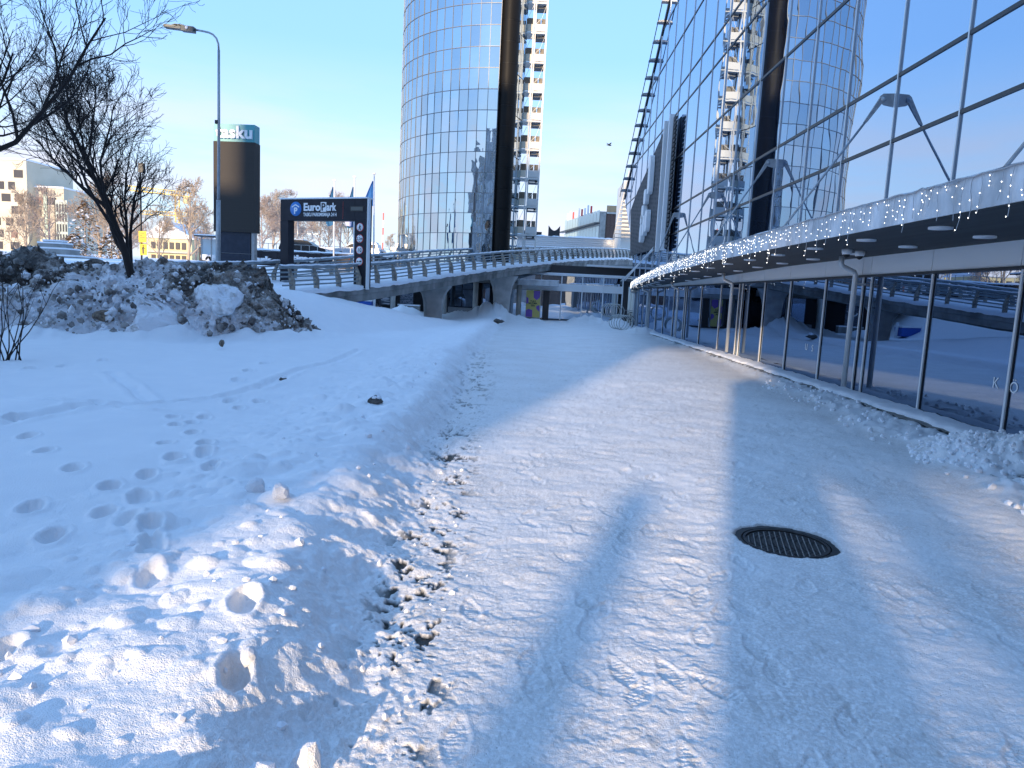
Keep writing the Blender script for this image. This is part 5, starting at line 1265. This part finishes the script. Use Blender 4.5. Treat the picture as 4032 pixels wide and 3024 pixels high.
# background trees: sunlit, frosted, several meshes reused
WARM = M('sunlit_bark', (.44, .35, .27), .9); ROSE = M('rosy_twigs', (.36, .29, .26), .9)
protos = []
for s_, mt in ((41, WARM), (42, ROSE), (43, WARM)):
    tr, cr_ = tree_meshes(s_, 8, .9, .16, levels=(11, 8, 7, 3), fork=.15, upb=.14, rmin=.015, len0=.5); protos.append((tr, cr_, mt))
first = {}
bt = [(28, 262, 58, 5.5, 0, 'sunlit bare tree before the cream flats, nearest the left edge'), (50, 258, 70, 6.5, 1, 'sunlit bare tree between the flats and the stepped monument'), (100, 262, 62, 7, 0, 'sunlit bare tree behind the black tree trunk'), (118, 262, 60, 5.2, 2, 'low sunlit bushy tree just left of the black trunk'),
      (128, 263, 75, 6, 1, 'sunlit bare tree just left of the yellow signs'), (160, 262, 85, 6, 2, 'bare tree before the yellow house'), (189, 262, 80, 8.6, 0, 'round crowned sunlit tree left of the pylon'), (196, 262, 88, 6.5, 1, 'smaller sunlit tree beside the round crowned one'),
      (262, 255, 75, 5.6, 1, 'bare tree right of the pylon'), (272, 255, 90, 7.5, 2, 'taller bare tree between pylon and gantry'), (282, 254, 98, 8.0, 1, 'bare tree behind the left gantry leg'), (293, 252, 110, 7.2, 1, 'grey bare tree at the left in the gantry opening'), (303, 252, 125, 6.5, 1, 'grey bare tree behind the deck lamp'),
      (320, 252, 120, 6.6, 1, 'grey bare tree in the middle of the gantry opening'), (329, 252, 118, 7.4, 2, 'bare tree behind the left flagpole'), (340, 252, 115, 8.6, 1, 'largest grey bare tree in the gantry opening'), (348, 252, 120, 6.8, 0, 'tawny bare tree beside the right gantry leg'), (390, 254, 140, 4.0, 0, 'low tawny trees between gantry and tower')]
for px, py, Y, H_, pi, lb in bt:
    p = at(px, py, Y)
    if pi not in first:
        tr, cr_, mt = protos[pi]; o = empty('distant_tree', (0, 0, 0), 0, lb, 'tree', 'sunlit trees in the distance'); tr.build('trunk', mt, o); cr_.build('branches', mt, o); first[pi] = o
    else: o = copy_tree(first[pi]); o['label'] = lb
    o.location = (p.x, Y, p.z-.6); k = H_/8.; o.scale = (k, k, k); o.rotation_euler = (0, 0, px*.37)
# frosted spruce-like shrub masses
rn = random.Random(90)
for px, py, Y, H_, W_, lb in ((86, 262, 52, 5.0, 1.8, 'tawny snow dusted conifer behind the heap'), (75, 262, 50, 2.6, 1.6, 'low snow dusted bush right of the stepped monument'), (112, 263, 55, 3.0, 1.9, 'snow dusted bush behind the black trunk')):
    p = at(px, py, Y); o = empty('frosted_bush', (p.x, Y, p.z-.6), 0, lb, 'bush', 'snow dusted bushes')
    mb, ms = MB(), MB()
    for k in range(900):
        f = rn.random(); z_ = H_*f; rr_ = W_*(1-f)**.8*rn.random()**.5; a_ = rn.uniform(0, 6.28); c = Vector((rr_*math.cos(a_), rr_*math.sin(a_), z_)); s_ = rn.uniform(.12, .32)
        d1 = Vector((math.cos(a_), math.sin(a_), -.3+rn.gauss(0, .3)))*s_; d2 = Vector((-math.sin(a_), math.cos(a_), rn.gauss(0, .4)))*s_*.35
        (ms if rn.random() < .3 else mb).add([c-d2*.6, c+d1*.6-d2, c+d1, c+d1*.5+d2], [(0, 1, 2, 3)])
    MB().cyl((0, 0, 0), (0, 0, H_*.9), .09, 6, .02).build('trunk', WARM, o)
    q = mb.build('foliage', M('tawny_needles', (.24, .15, .08), .9) if px == 86 else bpy.data.materials['tawny_needles'], o); q['kind'] = 'stuff'
    q = ms.build('frost', SNOWC, o); q['kind'] = 'stuff'

# ------------------------------------------------------------------ far left buildings, monument, cranes
apt = empty('apartment_block', (-85, 120, 0), 0, 'cream apartment block in low sun behind the left trees', 'building')
def ap(mb, name, mat):
    o = mb.build(name, mat, apt); o.matrix_parent_inverse = Matrix.Translation((85, -120, 0)); return o
APW = M('cream_render', (.62, .56, .44), .8, var=(.3, (.56, .5, .38))); APG = M('green_stripe', (.4, .5, .42), .7); AWN = M('window_dark', (.06, .055, .06), .2); AWR = M('window_reddish', (.2, .12, .1), .3)
secs = [(-40, 30, 160, 118, APW), (30.2, 66, 188, 120, APW)]
rn = random.Random(55)
for px0, px1, pyt, Y, mt in secs:
    a, b = at(px0, 270, Y), at(px1, 270, Y); zt = at((max(px0, 0)+px1)/2, pyt, Y).z
    ap(MB().box((a.x, Y, 0), (b.x, Y+12, zt)), 'wall', mt)
    z = zt-1.8
    while z > 4:
        x = a.x+.8
        while x < b.x-1.6:
            w_ = rn.choice((1.1, 1.5, 1.9))
            if rn.random() < .82:
                f = ap(MB().box((x, Y-.06, z-1.0), (x+w_, Y+.02, z+.25)), 'window', AWN if rn.random() < .7 else AWR)
            x += w_+rn.choice((.7, .9, 1.3))
        z -= 1.95
    ap(MB().box((a.x-.2, Y-.3, zt), (b.x+.2, Y+12, zt+.25)), 'roof', SNOWC)
for px in (34, 46): 
    x = at(px, 230, 119.8).x; ap(MB().box((x-.3, 119.8, 0), (x+.3, 119.99, at(px, 192, 120).z)), 'green_stripe', APG)
a, b = at(56.5, 240, 118), at(68, 240, 118)
ap(MB().box((a.x, 118, 0), (b.x, 119.9, at(60, 200, 118).z)), 'bay', M('bay_green', (.42, .47, .42), .6))
for k in range(5):
    z = at(60, 206+k*10, 118).z
    for j in range(4): ap(MB().box((a.x+.2+j*(b.x-a.x)/4.1, 117.9, z-.9), (a.x+(j+.85)*(b.x-a.x)/4.1, 118.0, z+.3)), 'bay_window', AWN)
a, b = at(50, 225, 119.5), at(56, 225, 119.5); ap(MB().box((a.x, 119.2, 0), (b.x, 119.95, at(53, 205, 119.5).z)), 'blank_wall', M('tan_wall', (.42, .36, .28), .8))
yh = empty('yellow_house', (-45, 95, 0), 0, 'pale yellow villa with a low snowy roof behind the signs', 'building')
a, b = at(148, 262, 95), at(192, 262, 95); zt = at(160, 238, 95).z
def yp(mb, name, mat):
    o = mb.build(name, mat, yh); o.matrix_parent_inverse = Matrix.Translation((45, -95, 0)); return o
yp(MB().box((a.x, 95, 0), (b.x, 103, zt)), 'wall', M('yellow_render', (.66, .58, .36), .8))
yp(MB().prism([(a.x-.6, 94.6, zt), (b.x+.6, 94.6, zt), ((a.x*.6+b.x*.4), 94.6, zt+2.3)], (0, 9, 0)), 'roof', SNOWC)
for k in range(6):
    x = a.x+.5+k*(b.x-a.x-1)/6; yp(MB().box((x, 94.9, zt-1.4), (x+.55, 95.0, zt-.5)), 'window', AWN)
    yp(MB().box((x, 94.9, zt-3.2), (x+.55, 95.0, zt-2.2)), 'window', AWN)
yp(MB().box((a.x-.3, 94.4, zt-1.9), (b.x+.2, 95, zt-1.7)), 'balcony', CONCL)
a = at(56, 262, 44); mo = empty('stepped_monument', (a.x, 44, a.z-1.0), 0, 'stepped stone monument base topped with snow on the left', 'monument')
zz_ = 0.
for w_, h_ in ((1.9, 1.35), (1.1, .42), (.78, .32), (.55, .14)):
    MB().box((-w_, -w_*.6, zz_), (w_, w_*.6, zz_+h_)).build('step', CONC, mo); MB().box((-w_-.03, -w_*.6-.03, zz_+h_+.003), (w_+.03, w_*.6+.03, zz_+h_+.10)).build('step_snow', SNOWC, mo); zz_ += h_+.004
a, b = at(-60, 262, 46), at(47, 262, 46); lo_ = empty('parapet_wall', ((a.x+b.x)/2, 46, a.z-1), 0, 'low stone parapet wall with snow on top at the left', 'wall'); hw = (b.x-a.x)/2
for k in range(9): MB().box((-hw+k*2*hw/9+.02, 0, 0), (-hw+(k+1)*2*hw/9-.02, .4, 1.5)).build('stone_panel', CONCL, lo_)
MB().box((-hw, -.05, 1.503), (hw, .45, 1.6)).build('wall_snow', SNOWC, lo_)
CRN = M('crane_yellow', (.75, .5, .08), .5)
for (pxm, pyt, pa, pya, pb_, pyb, Y, lb) in ((178, 188, 128, 190, 192, 197, 190, 'yellow tower crane, the upper of the two jibs'), (181, 207, 140, 214, 198, 217, 230, 'yellow tower crane, the lower of the two jibs')):
    m0 = at(pxm, 262, Y); zt = at(pxm, pyt+6, Y).z; o = empty('tower_crane', (m0.x, Y, 0), 0, lb, 'crane', 'tower cranes in the distance')
    mb = MB()
    for sx in (-.5, .5): mb.box((sx-.12, -.12, 0), (sx+.12, .12, zt))
    z = 1.
    while z < zt-1: mb.bar((-.5, 0, z), (.5, 0, z+1), .12, .12); z += 1.2
    mb.build('mast', CRN, o)
    A_, B_ = at(pa, pya, Y), at(pb_, pyb, Y); A_ = Vector((A_.x-m0.x, 0, A_.z)); B_ = Vector((B_.x-m0.x, 0, B_.z)); mb = MB().bar(A_, B_, .3, .25).bar(A_+Vector((0, 0, 1.1)), B_+Vector((0, 0, 1.1)), .25, .2)
    for k in range(24):
        p_ = A_.lerp(B_, k/24); q_ = A_.lerp(B_, (k+.5)/24)+Vector((0, 0, 1.1)); mb.bar(p_, q_, .12, .12)
    mb.build('jib', CRN, o)
    MB().box((B_.x-2.2, -.4, B_.z-1.8), (B_.x-.8, .4, B_.z)).build('counterweight', M('crane_weight', (.6, .5, .25), .7) if Y < 200 else bpy.data.materials['crane_weight'], o)
a = at(382.5, 252, 300); rm = empty('radio_mast', (a.x, 300, a.z-2), 0, 'faint red and white lattice mast far beyond the gantry', 'mast')
for k in range(6): MB().box((-.25, -.25, k*3), (.25, .25, k*3+2.98)).build('mast_section', RED if k % 2 else WHITEL, rm)

# bird
a = at(609, 145.3, 70); bd = empty('bird', a, R(30), 'small dark bird flying above the white hall', 'bird')
mb = MB().tube([(-.28, 0, 0), (-.1, 0, .02), (.12, 0, .02), (.22, 0, .03), (.3, 0, .03)], [.02, .06, .07, .045, .008], 8); mb.build('body', RUBBER, bd)
MB().add([(-.05, 0, .05), (.1, 0, .05), (.12, -.28, .2), (-.02, -.5, .16), (-.08, -.25, .17)], [(0, 1, 2, 3, 4)]).build('wing', RUBBER, bd)
MB().add([(-.05, 0, .05), (.1, 0, .05), (.12, .28, .22), (-.02, .5, .3), (-.08, .25, .2)], [(4, 3, 2, 1, 0)]).build('wing', RUBBER, bd)

# ------------------------------------------------------------------ unseen blocks and posts added behind the viewer, shaped to cast the shadows
ca, sa = math.cos(R(16)), math.sin(R(16))
def uv(u, v): return Vector((u*ca+v*sa, -u*sa+v*ca, 0))      # u to the right of the sun direction, v along it
SBW = M('shade_block_wall', (.62, .61, .6), .7, var=(.4, (.26, .25, .25))); SBG = glass_mat('shade_block_glass', (.7, .75, .8), (.02, .025, .03), .3, .5, .004)  # pale wall colour chosen to bounce more skylight onto the snow
def block(name, u0, u1, v0, v1, z0, z1, lb, floors=True):  # unseen added shadow caster; gaps and slots between them shape the sunlit strips
    o = empty(name, uv((u0+u1)/2, v1), R(-16), lb, 'building'); hw = (u1-u0)/2
    MB().box((-hw, v0-v1, z0), (hw, 0, z1)).build('wall', SBW, o)
    if floors:
        z = z0+2.4
        while z < z1-1.2:
            x = -hw+.6
            while x < hw-1.4: MB().box((x, -.02, z), (x+1.3, .05, z+1.3)).build('window', SBG, o); x += 2.3
            z += 3.1
    return o
block('shade_block', -13.5, -2.72, -52, -35, 0, 32.6, 'tall grey block added behind the viewer to shade the street')
block('low_shade_block', -17.0, -13.5, -52, -35, 0, 13.6, 'low block added behind the viewer, below a slot for sunlight', False)
block('raised_shade_block', -15.0, -13.5, -52, -35, 15.3, 28.9, 'raised block added behind the viewer, lowered to let sun reach the stair tower', False)
block('raised_shade_block', -17.0, -15.0, -52, -35, 15.3, 32.6, 'taller raised block added behind the viewer to shade above the slot', False)
block('shade_block', -22.13, -17.0, -52, -35, 0, 32.6, 'second tall block added for shade, left of the raised ones behind the viewer')
block('low_shade_block', -25.6, -22.13, -52, -35, 0, 19.2, 'lower block added behind the viewer, letting sun onto the pylon sign', False)
block('shade_block', -30.5, -25.6, -52, -35, 0, 25.5, 'narrow block added for shade, left of the lower one behind the viewer')
block('low_shade_block', -33, -30.5, -52, -35, 0, 15.5, 'low block added behind the viewer, letting sun onto the yellow signs', False)
block('shade_block', -44, -33, -52, -35, 0, 25.5, 'broad block added far left behind the viewer to shade the parking deck')
block('raised_shade_block', .8, 2.7, -39, -37, 9.9, 30, 'thin raised block added behind the viewer to end the right sun patch', False)
block('raised_shade_block', -2.72, .8, -50, -36, 16.2, 32.6, 'high raised block added behind the viewer to keep sun off the upper facade', False)
block('shade_block', 2.7, 9.5, -40, -30, 0, 30, 'slim tall block added behind the viewer to shade the right side')
o = tag(MB().cyl(uv(.5, -9), uv(.5, -9)+Vector((0, 0, 5.3)), .45, 24).cyl(uv(.5, -9)+Vector((0, 0, 5.3)), uv(.5, -9)+Vector((0, 0, 5.6)), .5, 24, .1).build('shade_column', CONC), 'unseen round column added behind the viewer to shade the manhole', 'column')  # added to cast the wide shadow strip across the manhole
o = tag(MB().cyl(uv(-.66, -16), uv(-.66, -16)+Vector((0, 0, 4.75)), .40, 16, .16).build('shade_post', CONC), 'unseen tapered post added behind the viewer to cast the middle shadow', 'post')  # added to cast the tapering shadow strip on the path
q = uv(1.75, -14); tree('bare_tree', q.x, q.y, 0, 'unseen bare tree added behind the viewer to dapple the sunlight', BARK, seed=61, H=6.5, spread=.8, trunk_r=.1, levels=(12, 9, 8, 4), fork=.2, upb=.16, rmin=.007, len0=.34)  # added to thin the sunlight right of the column's shadow
BKDROP = M('brown_backdrop_wall', (.16, .12, .1), .8, var=(.5, (.1, .08, .07)))
o = empty('backdrop_row', uv(-5, -70), R(-16), 'long brown row added far behind the viewer to hide the horizon in reflections', 'building')  # added to block the bright horizon mirrored in the glass
MB().box((-75, -8, 0), (60, 0, 8.5)).build('wall', BKDROP, o); MB().box((-75.3, -8.3, 8.503), (60.3, .3, 9.2)).build('roof', SNOWC, o)
